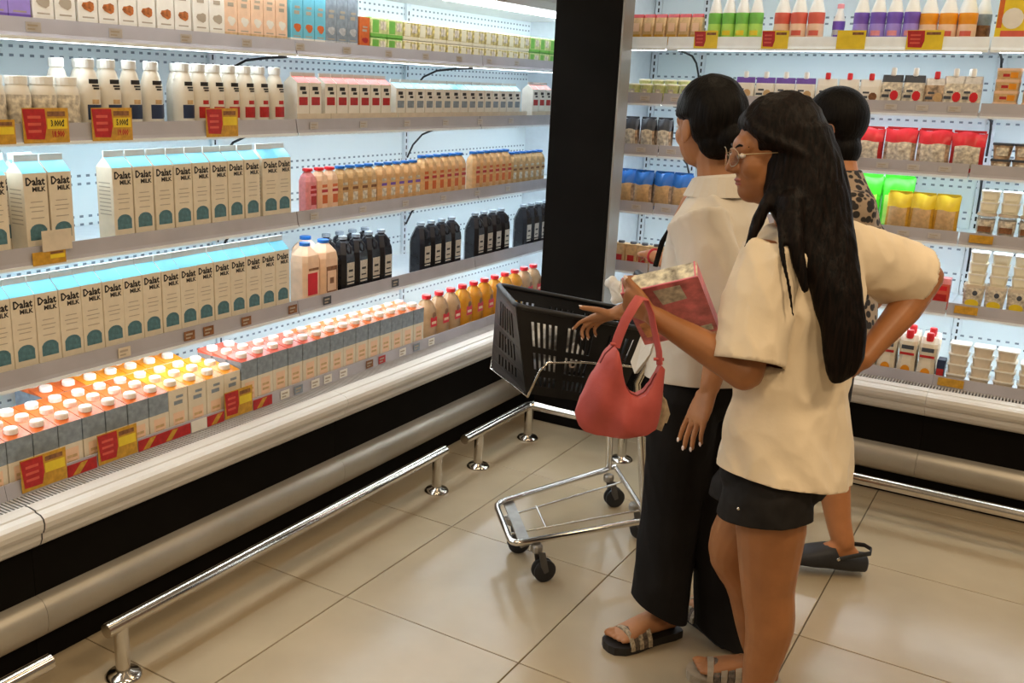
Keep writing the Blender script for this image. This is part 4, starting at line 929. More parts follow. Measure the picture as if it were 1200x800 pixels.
bodyB = solid('body', mb, .0038, 3, S_skinB, B, origin=OB)
add_nails(bodyB, [(V(p)-OB, d, u, r) for p, d, u, r in nB], S_nail)
F_, L_, U_ = fr(FBh, UBh); kk = .98
def face_bits(parent, c, O, k, brow=True):
    for s in (1, -1):
        e = MB(); ellip(e, c - O + (F_*.0770 + L_*.031*s + U_*.004)*k, (F_*.008*k, L_*.013*k, U_*.0058*k), 12, 8); ew = e.build('eye', S_eyew, parent)
        p = MB(); ellip(p, c - O + (F_*.0815 + L_*.032*s + U_*.004)*k, (F_*.005*k, L_*.0058*k, U_*.0056*k), 10, 6); p.build('iris', S_eye, ew)
        if brow: MB().tube([c - O + (F_*.086 + L_*.014*s + U_*.022)*k, c - O + (F_*.083 + L_*.032*s + U_*.027)*k, c - O + (F_*.066 + L_*.048*s + U_*.022)*k], [.0022, .003, .0015], 6).build('eyebrow', H_black, parent)
    l = MB(); ellip(l, c - O + (F_*.0775 - U_*.0500)*k, (F_*.0085*k, L_*.020*k, U_*.0050*k), 14, 8); ellip(l, c - O + (F_*.0755 - U_*.0585)*k, (F_*.0085*k, L_*.018*k, U_*.0056*k), 14, 8); l.build('lips', S_lip, parent)
face_bits(bodyB, Bhead, OB, kk)
# glasses
g = empty('glasses', (0,0,0)); g.parent = B
def gp(f, l, u): return Bhead - OB + (F_*f + L_*l + U_*u)*kk
for s in (1, -1):
    ring = [gp(.100 - .010*abs(math.cos(a))*(1 if math.cos(a) > 0 else 0), s*(.032 + .023*math.cos(a)), .002 + .020*math.sin(a)) for a in [2*PI*q/20 for q in range(21)]]
    rm = MB().tube(ring, .0010, 6, cap=False).build('rim', M_gold, g)
    MB().add(ring[:20], [tuple(range(20))]).build('lens', M_lens, rm)
    MB().tube([gp(.092, .055*s, .008), gp(.05, .070*s, .008), gp(-.010, .076*s, .008), gp(-.025, .076*s, -.010)], .0012, 6).build('temple', M_gold, g)
MB().tube([gp(.100, .010, .004), gp(.103, 0, .008), gp(.100, -.010, .004)], .0013, 6).build('bridge', M_gold, g)
# T-shirt
mb = MB()
rings_loft(mb, [(Bneck + V((.002,0,.004)), LB*.075, FB*.066), (V((1.176,.130,1.215)), LB*.115, FB*.080), (V((1.180,.132,1.185)), LB*.148, FB*.098), (V((1.186,.128,1.10)), LB*.160, FB*.112), (V((1.192,.12,.98)), LB*.150, FB*.108), (V((1.197,.108,.86)), LB*.152, FB*.098),
                 (V((1.202,.096,.76)), LB*.170, FB*.112), (V((1.206,.088,.69)), LB*.182, FB*.126), (V((1.207,.086,.635)), LB*.186, FB*.130)], 32)
cuffL = Blelb + (Blsho - Blelb)*.10; dL = (Blelb - Blsho).normalized(); sleeve(mb, [Blsho + V((.02,.02,.01)), Blsho*.55 + cuffL*.45, cuffL], [.074, .073, .077])
cuffR = Brelb + (Brsho - Brelb)*.16; dR = (Brelb - Brsho).normalized(); sleeve(mb, [Brsho + V((-.03,-.04,-.005)), Brsho*.5 + cuffR*.5 + V((0,0,-.010)), cuffR + V((0,0,-.016))], [.078, .074, .074])
hemn = V((-.10, -.14, -1)).normalized()
tee = solid('t_shirt', mb, .0055, 5, F_tee, B, folds_fn(.013, 10, 10, 6.5, 2.3, lambda co: .004*math.sin(co.z*34 + co.x*40 + co.y*25)*max(0, min(1, (1.0-co.z)*3))), [(V((1.20, .09, .682)), hemn), (cuffL, (cuffL - (Blsho*.55 + cuffL*.45)).normalized(), .085), (cuffR + V((0,0,-.016)), (cuffR - Brsho*.5 - cuffR*.5 + V((0,0,-.006))).normalized(), .085)], origin=OB)
sm = tee.modifiers.new('cloth_thickness', 'SOLIDIFY'); sm.thickness = .004; sm.offset = -1
for sh_, cf_ in ((Blsho, cuffL), (Brsho, cuffR)):
    pass
# shorts
mb = MB()
rings_loft(mb, [(Bpel + V((.0,0,.07)), LB*.135, FB*.088), (Bpel + V((.0,0,.03)), LB*.138, FB*.092), (Bpel + V((0,0,-.02)), LB*.140, FB*.098), (Bpel + V((-.005,0,-.07)), LB*.148, FB*.110), (Bpel + V((-.005,0,-.11)), LB*.13, FB*.105)])
for hp, kn, r1 in ((Blhip, Blkn, .106), (Brhip, Brkn, .102)):
    q = hp + (kn - hp)*.50; limb(mb, [hp*.8+q*.2, hp*.45+q*.55 + V((-.010,-.004,0)), q + V((-.016,-.006,0))], [.082, .100, r1*1.02], 20)

shorts = solid('shorts', mb, .006, 4, F_blacks, B, folds_fn(.004, 12, 12, 12, 4.1), [(V((1.2, .05, .592)), V((.12, -.06, -1)).normalized())], origin=OB)
sm = shorts.modifiers.new('cloth_thickness', 'SOLIDIFY'); sm.thickness = .004; sm.offset = -1
rv = MB(); ellip(rv, V((1.155, -.072, .635)) - OB, (V((.004,0,0)), V((0,.003,0)), V((0,0,.004))), 8, 6); rv.build('rivet', M_steel, shorts)
# hair
mb = MB(); hair_cap(mb, Bhead, FBh, UBh, .99, line=.040)
fall = [((1.128,.118,1.46), .075, .070), ((1.150,.118,1.38), .088, .075), ((1.172,.104,1.30), .092, .060), ((1.205,.092,1.22), .078, .044), ((1.244,.082,1.13), .056, .034), ((1.268,.076,1.05), .047, .030), ((1.278,.072,.99), .042, .026), ((1.276,.070,.955), .030, .020), ((1.272,.068,.935), .014, .010)]
RC = V((.839, .544, 0)); FC = V((-.544, .839, 0))
rings_loft(mb, [(V(c) - FC*(.012 + .050*min(1, max(0, (1.40 - c[2])/.30))), RC*a, FC*b) for c, a, b in fall], 24)
limb(mb, [V((1.132, .030, 1.325)), V((1.113, .000, 1.265)), V((1.100, -.026, 1.205)), V((1.092, -.050, 1.14))], [.020, .012, .007, .003])
limb(mb, [V((1.165, .02, 1.30)), V((1.195, -.026, 1.22)), V((1.230, -.035, 1.13))], [.030, .016, .006])
limb(mb, [V((1.15, .0, 1.29)), V((1.172, -.044, 1.22)), V((1.202, -.064, 1.14)), V((1.218, -.066, 1.08))], [.011, .0055, .0045, .003])
limb(mb, [Bhead + F_*.058 + L_*.030 + U_*.074, Bhead + F_*.045 + L_*.062 + U_*.048, Bhead + F_*.008 + L_*.078 + U_*.026, Bhead + F_*(-.042) + L_*.080 - U_*.010, Bhead + F_*(-.046) + L_*.078 - U_*.07, Bhead + F_*(-.03) + L_*.072 - U_*.13], [.012, .012, .013, .018, .020, .018])
def strands(co): return .0035*noise.noise(V((co.x*70, co.y*70, co.z*2.2))) + .004*noise.noise(V((co.x*24, co.y*24, co.z*1.6)))
solid('hair', mb, .0045, 4, H_brown, B, strands, origin=OB)
# taupe sandals
def sandal(parent, O, ankle, d, k, nm, strapm, solem, z0=.0, strap_w=(.085, .135), lift=.0, heel=.022):
    d = V((d[0], d[1], 0)).normalized(); s = V((-d.y, d.x, 0)); a = V((ankle[0], ankle[1], 0)) - O; a.z = z0; u = V((0,0,1))
    e = empty(nm, (0,0,0)); e.parent = parent
    out = [(-.062,.020),(-.058,.032),(-.03,.038),(.02,.037),(.06,.040),(.11,.048),(.15,.046),(.178,.030),(.186,.012)]
    ring = [a + d*f*k + s*w*k for f, w in out] + [a + d*f*k - s*w*k for f, w in reversed(out)]
    b = MB(); b.fixn = True; b.loft([[p + u*.001 for p in ring], [p + u*heel for p in ring]], 0); b.build('sole', solem, e)
    # arched strap over the forefoot, in bands
    nb = 5
    for i in range(nb):
        f0 = strap_w[0] + (strap_w[1]-strap_w[0])*i/nb + .001; f1 = strap_w[0] + (strap_w[1]-strap_w[0])*(i+1)/nb - .001; t = MB(); t.fixn = True
        def arc(f, ro): 
            hgt = (.052 - (f-.08)*.22) ; return [a + d*f*k + s*(math.cos(PI*q/12)*(.046+ro))*k + u*(heel*.5 + math.sin(PI*q/12)*(hgt+ro))*1.0 for q in range(13)]
        A0, A1, B0, B1 = arc(f0, .0), arc(f1, .0), arc(f0, .005 if i % 2 == 0 else .0035), arc(f1, .005 if i % 2 == 0 else .0035)
        t.loft([[A0[q], A1[q], B1[q], B0[q]] for q in range(13)], 0); t.build('strap', strapm if i % 2 == 0 else M_strap2, e)
    return e
M_strap2 = mat('strap_woven_dark', (0.10, 0.075, 0.055), 0.6, var=0.4, vscale=120)
M_taupe = mat('leather_taupe', (0.30, 0.24, 0.17), 0.6, var=0.12, vscale=40)
sandal(B, OB, Bran, (-.94, -.34), .98, 'sandal', M_taupe, M_taupe, strap_w=(.045, .135)); sandal(B, OB, Blan, (-.95, -.30), .98, 'sandal', M_taupe, M_taupe, strap_w=(.045, .135))

# ------------------------------------------------------------------ woman in the white shirt
FA, LA, UA = fr((-.93, .37, 0)); OA = V((.93, .40, 0)); A = empty('person', OA); tag(A, 'woman in a white collared shirt and wide black trousers with pinned-up black hair', 'person')
Ahead = V((.822, .478, 1.432)); FAh = V((-.80, .58, -.10)); UAh = V((-.05, .04, 1)); Aneck = V((.885, .455, 1.262)); Apel = V((.905, .400, .775))
Alsho = V((.872, .318, 1.195)); Arsho = V((.930, .580, 1.195)); Alelb = V((.985, .285, .965)); Alwri = V((.975, .228, .800)); Arelb = V((.780, .585, .965)); Arwri = V((.600, .505, .888))
mb = MB(); head(mb, Ahead, FAh, UAh, .98)
limb(mb, [Ahead + V((.03, -.01, -.06)), V((.866, .462, 1.30)), Aneck + V((.005, -.005, -.03))], [.047, .048, .064])
rings_loft(mb, [(Aneck + V((0,0,-.04)), LA*.10, FA*.06), (V((.893,.448,1.15)), LA*.14, FA*.085), (V((.90,.43,1.0)), LA*.125, FA*.09), (V((.905,.415,.88)), LA*.115, FA*.085), (Apel, LA*.13, FA*.09), (Apel + V((0,0,-.06)), LA*.12, FA*.08)])
limb(mb, [Alsho + V((.004,.014,-.01)), (Alsho+Alelb)/2, Alelb], [.042, .040, .036]); limb(mb, [Alelb, Alelb*.6+Alwri*.4, Alelb*.2+Alwri*.8, Alwri], [.037, .036, .028, .024])
limb(mb, [Arsho, (Arsho+Arelb)/2, Arelb], [.048, .042, .036]); limb(mb, [Arelb, Arelb*.6+Arwri*.4, Arelb*.2+Arwri*.8, Arwri], [.037, .034, .026, .022])
nA = []
hand(mb, Alwri, (-.22, -.28, -.93), (.55, .75, -.25), (-.75, .0, -.1), 1.02, (.12, .14, .16, .2), (.8, .35, .5), .14, nA)
hand(mb, Arwri, (-.90, .06, -.38), (.10, -.35, -.9), (-.2, -.6, .5), .92, (.30, .75, .8, .85), (.55, .70, -.30), .05, nA)
Alhip = V((.885, .330, .74)); Arhip = V((.925, .470, .74)); Alkn = V((.875, .335, .42)); Arkn = V((.975, .425, .42)); Alan = V((.868, .352, .095)); Aran = V((1.010, .455, .095))
limb(mb, [Alhip, Alkn, Alan], [.075, .05, .034]); limb(mb, [Arhip, Arkn, Aran], [.075, .05, .034])
foot(mb, Alan, (-.52, -.85), .98, .024); foot(mb, Aran, (-.80, .60), .98, .024)
bodyA = solid('body', mb, .0038, 3, S_skinA, A, origin=OA)
add_nails(bodyA, [(V(p)-OA, d, u, r) for p, d, u, r in nA], S_nail)
F_, L_, U_ = fr(FAh, UAh); face_bits(bodyA, Ahead, OA, .98)
# shirt
mb = MB()
rings_loft(mb, [(Aneck + V((.004,-.002,.0)), LA*.085, FA*.072), (V((.888,.452,1.225)), LA*.120, FA*.085), (V((.892,.450,1.19)), LA*.150, FA*.100), (V((.896,.445,1.10)), LA*.158, FA*.118), (V((.898,.432,.98)), LA*.155, FA*.128), (V((.898,.420,.88)), LA*.160, FA*.138), (V((.900,.412,.80)), LA*.165, FA*.142), (V((.902,.405,.72)), LA*.168, FA*.144)], 32)
cL = Alelb + (Alsho-Alelb)*.08; dl = (Alelb-Alsho).normalized(); sleeve(mb, [Alsho + V((-.006,.014,.012)), Alsho*.5+cL*.5 + V((0,-.004,0)), cL], [.074, .072, .070])
cR = Arelb + (Arsho-Arelb)*.05; dr = (Arelb-Arsho).normalized(); sleeve(mb, [Arsho + V((-.01,-.03,.01)), Arsho*.5+cR*.5, cR], [.070, .066, .060])
shirt = solid('shirt', mb, .0055, 5, F_shirt, A, folds_fn(.012, 10, 10, 5, 7.7), [(V((.90, .40, .775)), V((.05, -.08, -1)).normalized()), (cL, dl, .08), (cR, dr, .075)], origin=OA)
sm = shirt.modifiers.new('cloth_thickness', 'SOLIDIFY'); sm.thickness = .004; sm.offset = -1
# collar: folded band round the neck, open at the throat
cb = MB(); cb.fixn = True; nq = 22; sec = []
for q in range(nq + 1):
    t = -PI*.86 + 2*PI*.86*q/nq + PI; cc = Aneck - OA + V((-.004, .002, .012)); dirv = (FA*math.cos(t)*.066 + LA*math.sin(t)*.066); o1 = dirv.normalized(); back = .5 - .5*math.cos(t)
    tp = cc + dirv*.90 + V((0,0,.028 + .018*back)); mid = cc + dirv*1.12 + V((0,0,.022 + .018*back)); lo = cc + dirv*1.42 + V((0,0,-.022 + .010*back)); inn = cc + dirv*.92 + V((0,0,-.02))
    sec.append([tp, mid, lo, lo - o1*.006, mid - o1*.008, inn])
cb.loft(sec, 0); cb.build('collar', F_shirt, shirt)
tail = MB(); tail.fixn = True; tv = [V((.735,.385,.90)), V((.72,.335,.80)), V((.742,.315,.775)), V((.785,.300,.84)), V((.80,.31,.93))]; off = V((.006,.010,.0))
tail.loft([[p - OA for p in tv], [p + off - OA for p in tv]], 0); tail.build('shirt_tail', F_shirt, shirt)
stp = MB(); stp.tube([p - OA for p in (V((.835,.405,1.245)), V((.800,.380,1.20)), V((.762,.385,1.13)), V((.745,.395,1.06)))], [(.004,.007)]*4, 8); stp.build('lanyard', F_blackt, A)
# trousers
mb = MB()
rings_loft(mb, [(Apel + V((0,0,.10)), LA*.125, FA*.100), (Apel + V((0,0,.02)), LA*.145, FA*.110), (Apel + V((0,0,-.05)), LA*.150, FA*.112), (Apel + V((0,0,-.09)), LA*.12, FA*.09)])
hb = [V((.868, .328, .125)), V((1.022, .440, .06))]
for hp, kn, bt in ((Alhip, Alkn, hb[0]), (Arhip, Arkn, hb[1])): limb(mb, [hp, hp*.5+kn*.5, kn, kn*.5+bt*.5, bt, bt + V((0,0,-.08))], [.092, .086, .078, .076, .080, .080], 20)
tr_o = solid('trousers', mb, .006, 4, F_blackt, A, folds_fn(.009, 10, 10, 3, 1.3), [(V((.88, .35, .098)), V((-.42, -.25, -1)).normalized()) ], origin=OA)
# hair: cap and low bun
mb = MB(); hair_cap(mb, Ahead, FAh, UAh, 1.0, ax=(.106, .090, .108), off=(-.018, 0, .026), line=.030, low=-.055)
Fh, Lh, Uh = fr(FAh, UAh)
ellip(mb, Ahead + Fh*(-.094) - Uh*.035 + Lh*(-.012), (Fh*.042, Lh*.050, Uh*.045)); ellip(mb, Ahead + Fh*(-.060) - Uh*.045, (Fh*.045, Lh*.062, Uh*.045))
solid('hair', mb, .0045, 4, H_black, A, lambda co: .003*noise.noise(V((co.x*40, co.y*40, co.z*20))), origin=OA)
sandal(A, OA, Alan, (-.52, -.85), 1.0, 'slide_sandal', M_strap, M_sole, strap_w=(.062, .135), heel=.024); sandal(A, OA, Aran, (-.80, .60), 1.0, 'slide_sandal', M_strap, M_sole, strap_w=(.062, .135), heel=.024)

# ------------------------------------------------------------------ walker in the spotted top, mostly hidden
FCw, LCw, UCw = fr((-.87, -.30, 0)); OC = V((1.09, 1.22, 0)); Cp = empty('person', OC); tag(Cp, 'walking person in a spotted top and black clogs behind the woman with long hair', 'person')
Chead = V((.945, 1.42, 1.418)); mb = MB(); head(mb, Chead, (-.87, .10, -.12), (0,0,1), .98)
limb(mb, [Chead + V((.03,0,-.06)), V((1.0,1.40,1.28)), V((1.02,1.39,1.20))], [.046,.048,.07])
rings_loft(mb, [(V((1.01,1.395,1.22)), LCw*.09, FCw*.06), (V((1.03,1.38,1.12)), LCw*.135, FCw*.085), (V((1.06,1.33,.95)), LCw*.12, FCw*.085), (V((1.08,1.27,.78)), LCw*.13, FCw*.09), (V((1.08,1.26,.72)), LCw*.11, FCw*.08)])
for sg, el, wr in ((1, V((1.10,1.24,.93)), V((1.03,1.20,.78))), (-1, V((1.16,1.50,.93)), V((1.10,1.47,.77)))):
    sh_ = V((1.03,1.38,1.17)) + LCw*.15*sg; limb(mb, [sh_, el, wr], [.046,.036,.022]); hand(mb, wr, (-.2,-.1,-.95), (-.8,-.2,0), (-.3,.3,0), .92)
kneeC = V((1.078, 1.165, .43)); ankC = V((1.218, 1.072, .105)); kn2 = V((.98, 1.36, .43)); an2 = V((.95, 1.40, .09))
limb(mb, [V((1.07,1.21,.74)), kneeC, kneeC*.66+ankC*.34 + V((.014,.004,0)), kneeC*.22+ankC*.78, ankC], [.078,.055,.056,.040,.034], 18); limb(mb, [V((1.06,1.33,.74)), kn2, an2], [.078,.052,.034])
foot(mb, ankC, (-.87, -.45), .95, .045, False); foot(mb, an2, (-.9, -.3), .95, .02, False)
solid('body', mb, .0055, 3, S_skinC, Cp, origin=OC)
mb = MB(); rings_loft(mb, [(V((1.002,1.40,1.285)), LCw*.055, FCw*.055), (V((1.012,1.395,1.235)), LCw*.10, FCw*.075), (V((1.022,1.388,1.19)), LCw*.148, FCw*.095), (V((1.035,1.375,1.10)), LCw*.155, FCw*.11), (V((1.06,1.33,.95)), LCw*.145, FCw*.11), (V((1.075,1.28,.80)), LCw*.15, FCw*.115), (V((1.08,1.27,.70)), LCw*.155, FCw*.12)])
for sg, el in ((1, V((1.085,1.262,.98))), (-1, V((1.14,1.48,.98)))): limb(mb, [V((1.03,1.38,1.175)) + LCw*.14*sg, el], [.070, .064], 16)
solid('spotted_top', mb, .007, 4, F_leo, Cp, folds_fn(.004, 9, 9, 5, 3), origin=OC)
mb = MB(); rings_loft(mb, [(V((1.08,1.27,.80)), LCw*.14, FCw*.105), (V((1.08,1.265,.70)), LCw*.145, FCw*.11), (V((1.08,1.26,.65)), LCw*.11, FCw*.09)]); limb(mb, [V((1.07,1.21,.74)), V((1.072,1.19,.55))], [.088,.088]); limb(mb, [V((1.06,1.33,.74)), V((1.02,1.34,.55))], [.088,.088])
solid('shorts', mb, .008, 3, F_blacks, Cp, origin=OC)
mb = MB(); hair_cap(mb, Chead, (-.87, .10, -.12), (0,0,1), 1.0, ax=(.104, .088, .106), low=-.06); ellip(mb, Chead + V((.050, -.01, -.070)), (V((.055,0,0)), V((0,.06,0)), V((0,0,.06))))
solid('hair', mb, .006, 3, H_black, Cp, origin=OC)
def clog(parent, O, ank, d, z0, pitch):
    e = empty('clog', V((ank[0], ank[1], z0)) - O); e.parent = parent; e.rotation_euler = (0, pitch, math.atan2(d[1], d[0]))
    b = MB(); b.fixn = True
    prof = [(-.078,.022,.004,.050),(-.070,.034,.002,.062),(-.03,.040,0,.060),(.02,.041,0,.058),(.035,.043,0,.082),(.06,.046,0,.080),(.10,.050,0,.066),(.14,.046,.002,.052),(.165,.034,.005,.040),(.176,.018,.010,.028)]
    b.loft([[V((x, w*math.cos(t)*(1 if abs(math.cos(t)) < .99 else 1), (z0_+z1_)/2 + (z1_-z0_)/2*(abs(math.sin(t))**.6)*(1 if math.sin(t) > 0 else -1))) for t in [2*PI*q/20 for q in range(20)]] for x, w, z0_, z1_ in prof], 0, smooth=True)
    b.build('upper', M_dark, e)
    MB().tube([(.028, .044, .050), (-.02, .046, .070), (-.072, .030, .078), (-.084, 0, .080), (-.072, -.030, .078), (-.02, -.046, .070), (.028, -.044, .050)], [(.003,.008)]*7, 8).build('heel_strap', M_dark, e)
    for s in (1, -1):
        r = MB(); ellip(r, V((.028, .0455*s, .050)), (V((.006,0,0)), V((0,.003,0)), V((0,0,.006))), 10, 6); r.build('rivet', M_steel, e)
clog(Cp, OC, ankC + V((.0, .0, 0)), (-.87, -.45), .018, -.06); clog(Cp, OC, an2, (-.9, -.3), .001, 0)

# ------------------------------------------------------------------ shopper whose arm reaches to the shelf, hidden behind the white shirt
FD, LD, UD = fr((-.45, .89, 0)); OD = V((.60, 1.33, 0)); D = empty('person', OD); tag(D, 'shopper hidden behind the white shirt, only a forearm reaching to the shelf shows', 'person')
Dhead = V((.545, 1.375, 1.345)); mb = MB(); head(mb, Dhead, (-.45,.89,-.2), (0,0,1), .94)
limb(mb, [Dhead + V((.01,-.02,-.06)), V((.565,1.36,1.22)), V((.57,1.35,1.14))], [.044,.046,.07])
rings_loft(mb, [(V((.57,1.35,1.16)), LD*.09, FD*.06), (V((.575,1.345,1.06)), LD*.13, FD*.085), (V((.59,1.33,.90)), LD*.115, FD*.085), (V((.60,1.32,.74)), LD*.125, FD*.09), (V((.60,1.32,.68)), LD*.11, FD*.08)])
sl = V((.62,1.35,1.05)) + LD*.10; sr = V((.57,1.35,1.12)) - LD*.145; el = V((.405,1.545,.868)); wl = V((.232,1.70,.866))
limb(mb, [sl, el, el*.4+wl*.6, wl], [.046,.036,.028,.022]); hand(mb, wl, (-.55,.80,-.10), (.1,.1,-1), (.8,.5,0), .92, (.5,.5,.55,.6), (.7,.6,.3))
er = V((.72,1.40,.89)); wr = V((.70,1.46,.70)); limb(mb, [sr, er, wr], [.046,.036,.022]); hand(mb, wr, (-.1,.1,-.95), (-.8,-.2,0), (-.3,.5,0), .9)
for sg in (1, -1):
    hp = V((.60,1.32,.70)) + LD*.075*sg; an = V((.60,1.31,.09)) + LD*.08*sg; limb(mb, [hp, hp*.5+an*.5 + FD*.01, an], [.078,.054,.034]); foot(mb, an, FD, .92, .02, False)
solid('body', mb, .0055, 3, S_skinC, D, origin=OD)
mb = MB(); rings_loft(mb, [(V((.58,1.35,1.165)), LD*.085, FD*.07), (V((.59,1.347,1.12)), LD*.11, FD*.085), (V((.60,1.342,1.04)), LD*.12, FD*.10), (V((.59,1.33,.88)), LD*.14, FD*.105), (V((.60,1.32,.66)), LD*.15, FD*.115)])
limb(mb, [sl - LD*.02, el*.7+sl*.3], [.055,.048], 16); limb(mb, [sr + LD*.02, er], [.062,.056], 16)
br = MB().tube([wl + (el-wl)*.18 - OD + (V((math.cos(a), math.sin(a)*.3, 0))*0 + V((.55,.8,0))*.027*math.cos(a) + V((0,0,1))*.027*math.sin(a)) for a in [2*PI*k/16 for k in range(17)]], .006, 8, cap=False).build('bracelet', F_redsl, D)
solid('red_top', mb, .007, 4, F_redsl, D, origin=OD)
mb = MB()
for sg in (1, -1):
    hp = V((.60,1.32,.70)) + LD*.075*sg; an = V((.60,1.31,.06)) + LD*.08*sg; limb(mb, [hp, hp*.5+an*.5 + FD*.01, an], [.090,.066,.055])
solid('trousers', mb, .008, 3, F_blackt, D, origin=OD)
mb = MB(); hair_cap(mb, Dhead, (-.45,.89,-.2), (0,0,1), .95); solid('hair', mb, .006, 3, H_black, D, origin=OD)
for sg in (1, -1):
    an = V((.60,1.31,.0)) + LD*.08*sg; clog(D, OD, an, (FD.x, FD.y), .001, 0)
# ================================================================== pink box held by the woman in the T-shirt
K_pink = mat('box_pink_print', (0.55, 0.16, 0.17), 0.4, var=0.30, vscale=28); K_side = mat('box_speckled_side', (0.62, 0.52, 0.40), 0.4, var=0.40, vscale=55)
K_edge = mat('box_pink_edge', (0.72, 0.20, 0.26), 0.4, var=0.12, vscale=30); K_pale = mat('box_print_pale', (0.52, 0.50, 0.40), 0.45, var=0.3, vscale=60); K_or = mat('box_print_orange', (0.66, 0.30, 0.12), 0.4, var=0.3, vscale=40)
b1, b2, b3 = V((.925, .205, .320)).normalized(), V((.24, .60, -.62)), V((-.35, .69, .63))
b2 = (b2 - b1*b2.dot(b1)).normalized(); b3 = b1.cross(b2); b3 = b3 if b3.z > 0 else -b3
BX = V((1.010, -.060, 1.134)); l1, l2, l3 = .172, .185, .046
bc = BX - b1*(l1/2) + b2*(l2/2) + b3*(l3/2)
bxo = empty('cardboard_box', bc); tag(bxo, 'pink printed cardboard box held up in a hand above the pink bag', 'box')
mb = MB(); cs = [b1*(l1/2*sx) + b2*(l2/2*sy) + b3*(l3/2*sz) for sx, sy, sz in ((-1,-1,-1),(1,-1,-1),(1,1,-1),(-1,1,-1),(-1,-1,1),(1,-1,1),(1,1,1),(-1,1,1))]
mb.add(cs, [(0,1,2,3),(4,5,6,7),(0,1,5,4),(1,2,6,5),(2,3,7,6),(3,0,4,7)], [0,0,1,2,1,2]); mb.fixn = True; bo = mb.build('carton', [K_pink, K_side, K_edge], bxo)
pp = MB(); q = lambda a, b, o=-1.012: b1*(l1/2*a) + b2*(l2/2*b) + b3*(l3/2*o)
pp.add([q(-.2,-.85), q(.5,-.85), q(.55,-.35), q(-.1,-.3)], [(0,1,2,3)], 0); pp.add([q(-.9,.2), q(-.2,.1), q(-.1,.7), q(-.85,.75)], [(0,1,2,3)], 1); pp.add([q(.0,.75), q(.9,.7), q(.9,.92), q(.0,.95)], [(0,1,2,3)], 0)
pp.build('print', [K_pale, K_or], bo)
for a in (-.94, .94): MB().tube([b1*(l1/2*a) - b2*(l2/2*1.005) - b3*l3/2, b1*(l1/2*a) - b2*(l2/2*1.005) + b3*l3/2], .002, 6).build('edge_band', K_edge, bo)
MB().tube([q(-1,-1,-1), q(1,-1,-1)], .0022, 6).build('edge_band', K_edge, bo)

# ================================================================== pink shoulder bag
K_bag = mat('bag_coral_leather', (0.46, 0.082, 0.072), 0.6, var=0.07, vscale=12, bump=0.10, bscale=70)
K_bagd = mat('bag_dark_lining', (0.17, 0.03, 0.03), 0.7, var=0.1); K_fringe = mat('fringe_beige', (0.38, 0.29, 0.19), 0.8, var=0.2, vscale=60)
BO = V((.903, -.186, .782)); bgo = empty('shoulder_bag', BO); tag(bgo, 'coral pink shoulder bag hanging from the forearm of the woman in the T-shirt', 'bag')
RH = V((.839, .544, 0)); FH = V((-.544, .839, 0)); sc_ = 2.12/1128.7
def interp(tab, x):
    for (x0, y0), (x1, y1) in zip(tab, tab[1:]):
        if x <= x1: t = (x-x0)/(x1-x0); t = t*t*(3-2*t)*.5 + t*.5; return y0 + (y1-y0)*t
    return tab[-1][1]
top = [(-50,28),(-44,46),(-32,72),(-18,98),(-9,106),(-4,92),(0,75),(5,60),(12,51),(20,48),(28,52),(34,61),(39,73),(44,86),(50,80)]; bot = [(-50,26),(-46,13),(-38,6),(-22,2),(8,0),(33,3),(46,10),(50,34)]
nx, nz = 40, 14; mb = MB(); mb.fixn = True
def bagp(i, j, s):
    x = -50 + 100*i/nx; t = interp(top, x); b = interp(bot, x); z = b + (t-b)*j/nz; v = j/nz; u = i/nx
    edge = max(0, math.sin(PI*min(1, max(0, u))))**.55 ; prof = max(0, math.sin(PI*(.06 + .80*v)))**.6
    th = .042*edge*prof + .0025
    fold = .006*math.sin((x*.10) + (z*.09))*edge*prof + .005*math.cos(x*.16 - z*.05)*edge*prof - .006*math.exp(-((x-16)/9)**2)*v
    return RH*(x*sc_) + V((0,0,z*sc_/.967)) - FH*(s*(th) + (fold if s > 0 else -fold*.5))
for s in (1, -1):
    vs = [bagp(i, j, s) for j in range(nz+1) for i in range(nx+1)]; mb.add(vs, [(j*(nx+1)+i, j*(nx+1)+i+1, (j+1)*(nx+1)+i+1, (j+1)*(nx+1)+i) for j in range(nz) for i in range(nx)], 0, True)
o0 = (nx+1)*(nz+1)
side = [(j*(nx+1)) for j in range(nz+1)]
for (f) in ([(k, k+1, k+1+o0, k+o0) for k in range(nx)] + [(nz*(nx+1)+k, nz*(nx+1)+k+1, nz*(nx+1)+k+1+o0, nz*(nx+1)+k+o0) for k in range(nx)] + [(j*(nx+1)+e, (j+1)*(nx+1)+e, (j+1)*(nx+1)+e+o0, j*(nx+1)+e+o0) for j in range(nz) for e in (0, nx)]):
    mb.f.append(list(f)); mb.m.append(0); mb.sm.append(True)
body = mb.build('pouch', K_bag, bgo)
MB().tube([bagp(i, nz, 0) + V((0,0,.001)) - FH*.003 for i in range(10, 37)], .0022, 6).build('zip_edge', K_bagd, body)
def bp3(x, z, f=0.0): return RH*(x*sc_) + V((0,0,z*sc_/.967)) + FH*f
stl = [bp3(-9, 104), bp3(-6, 116), bp3(0, 134), bp3(8, 150), bp3(15, 159, .01), bp3(24, 156, .025), bp3(32, 140, .03), bp3(38, 118, .025), bp3(43, 98, .012), bp3(44, 84, .004)]
st = MB().tube(stl, [(.003, .0115)]*len(stl), 10).build('strap', K_bag, bgo)
for p in (bp3(43, 90, .008), bp3(-9, 107)):
    MB().tube([p - RH*.011, p + RH*.011], .0036, 8).build('buckle', K_bag, st)
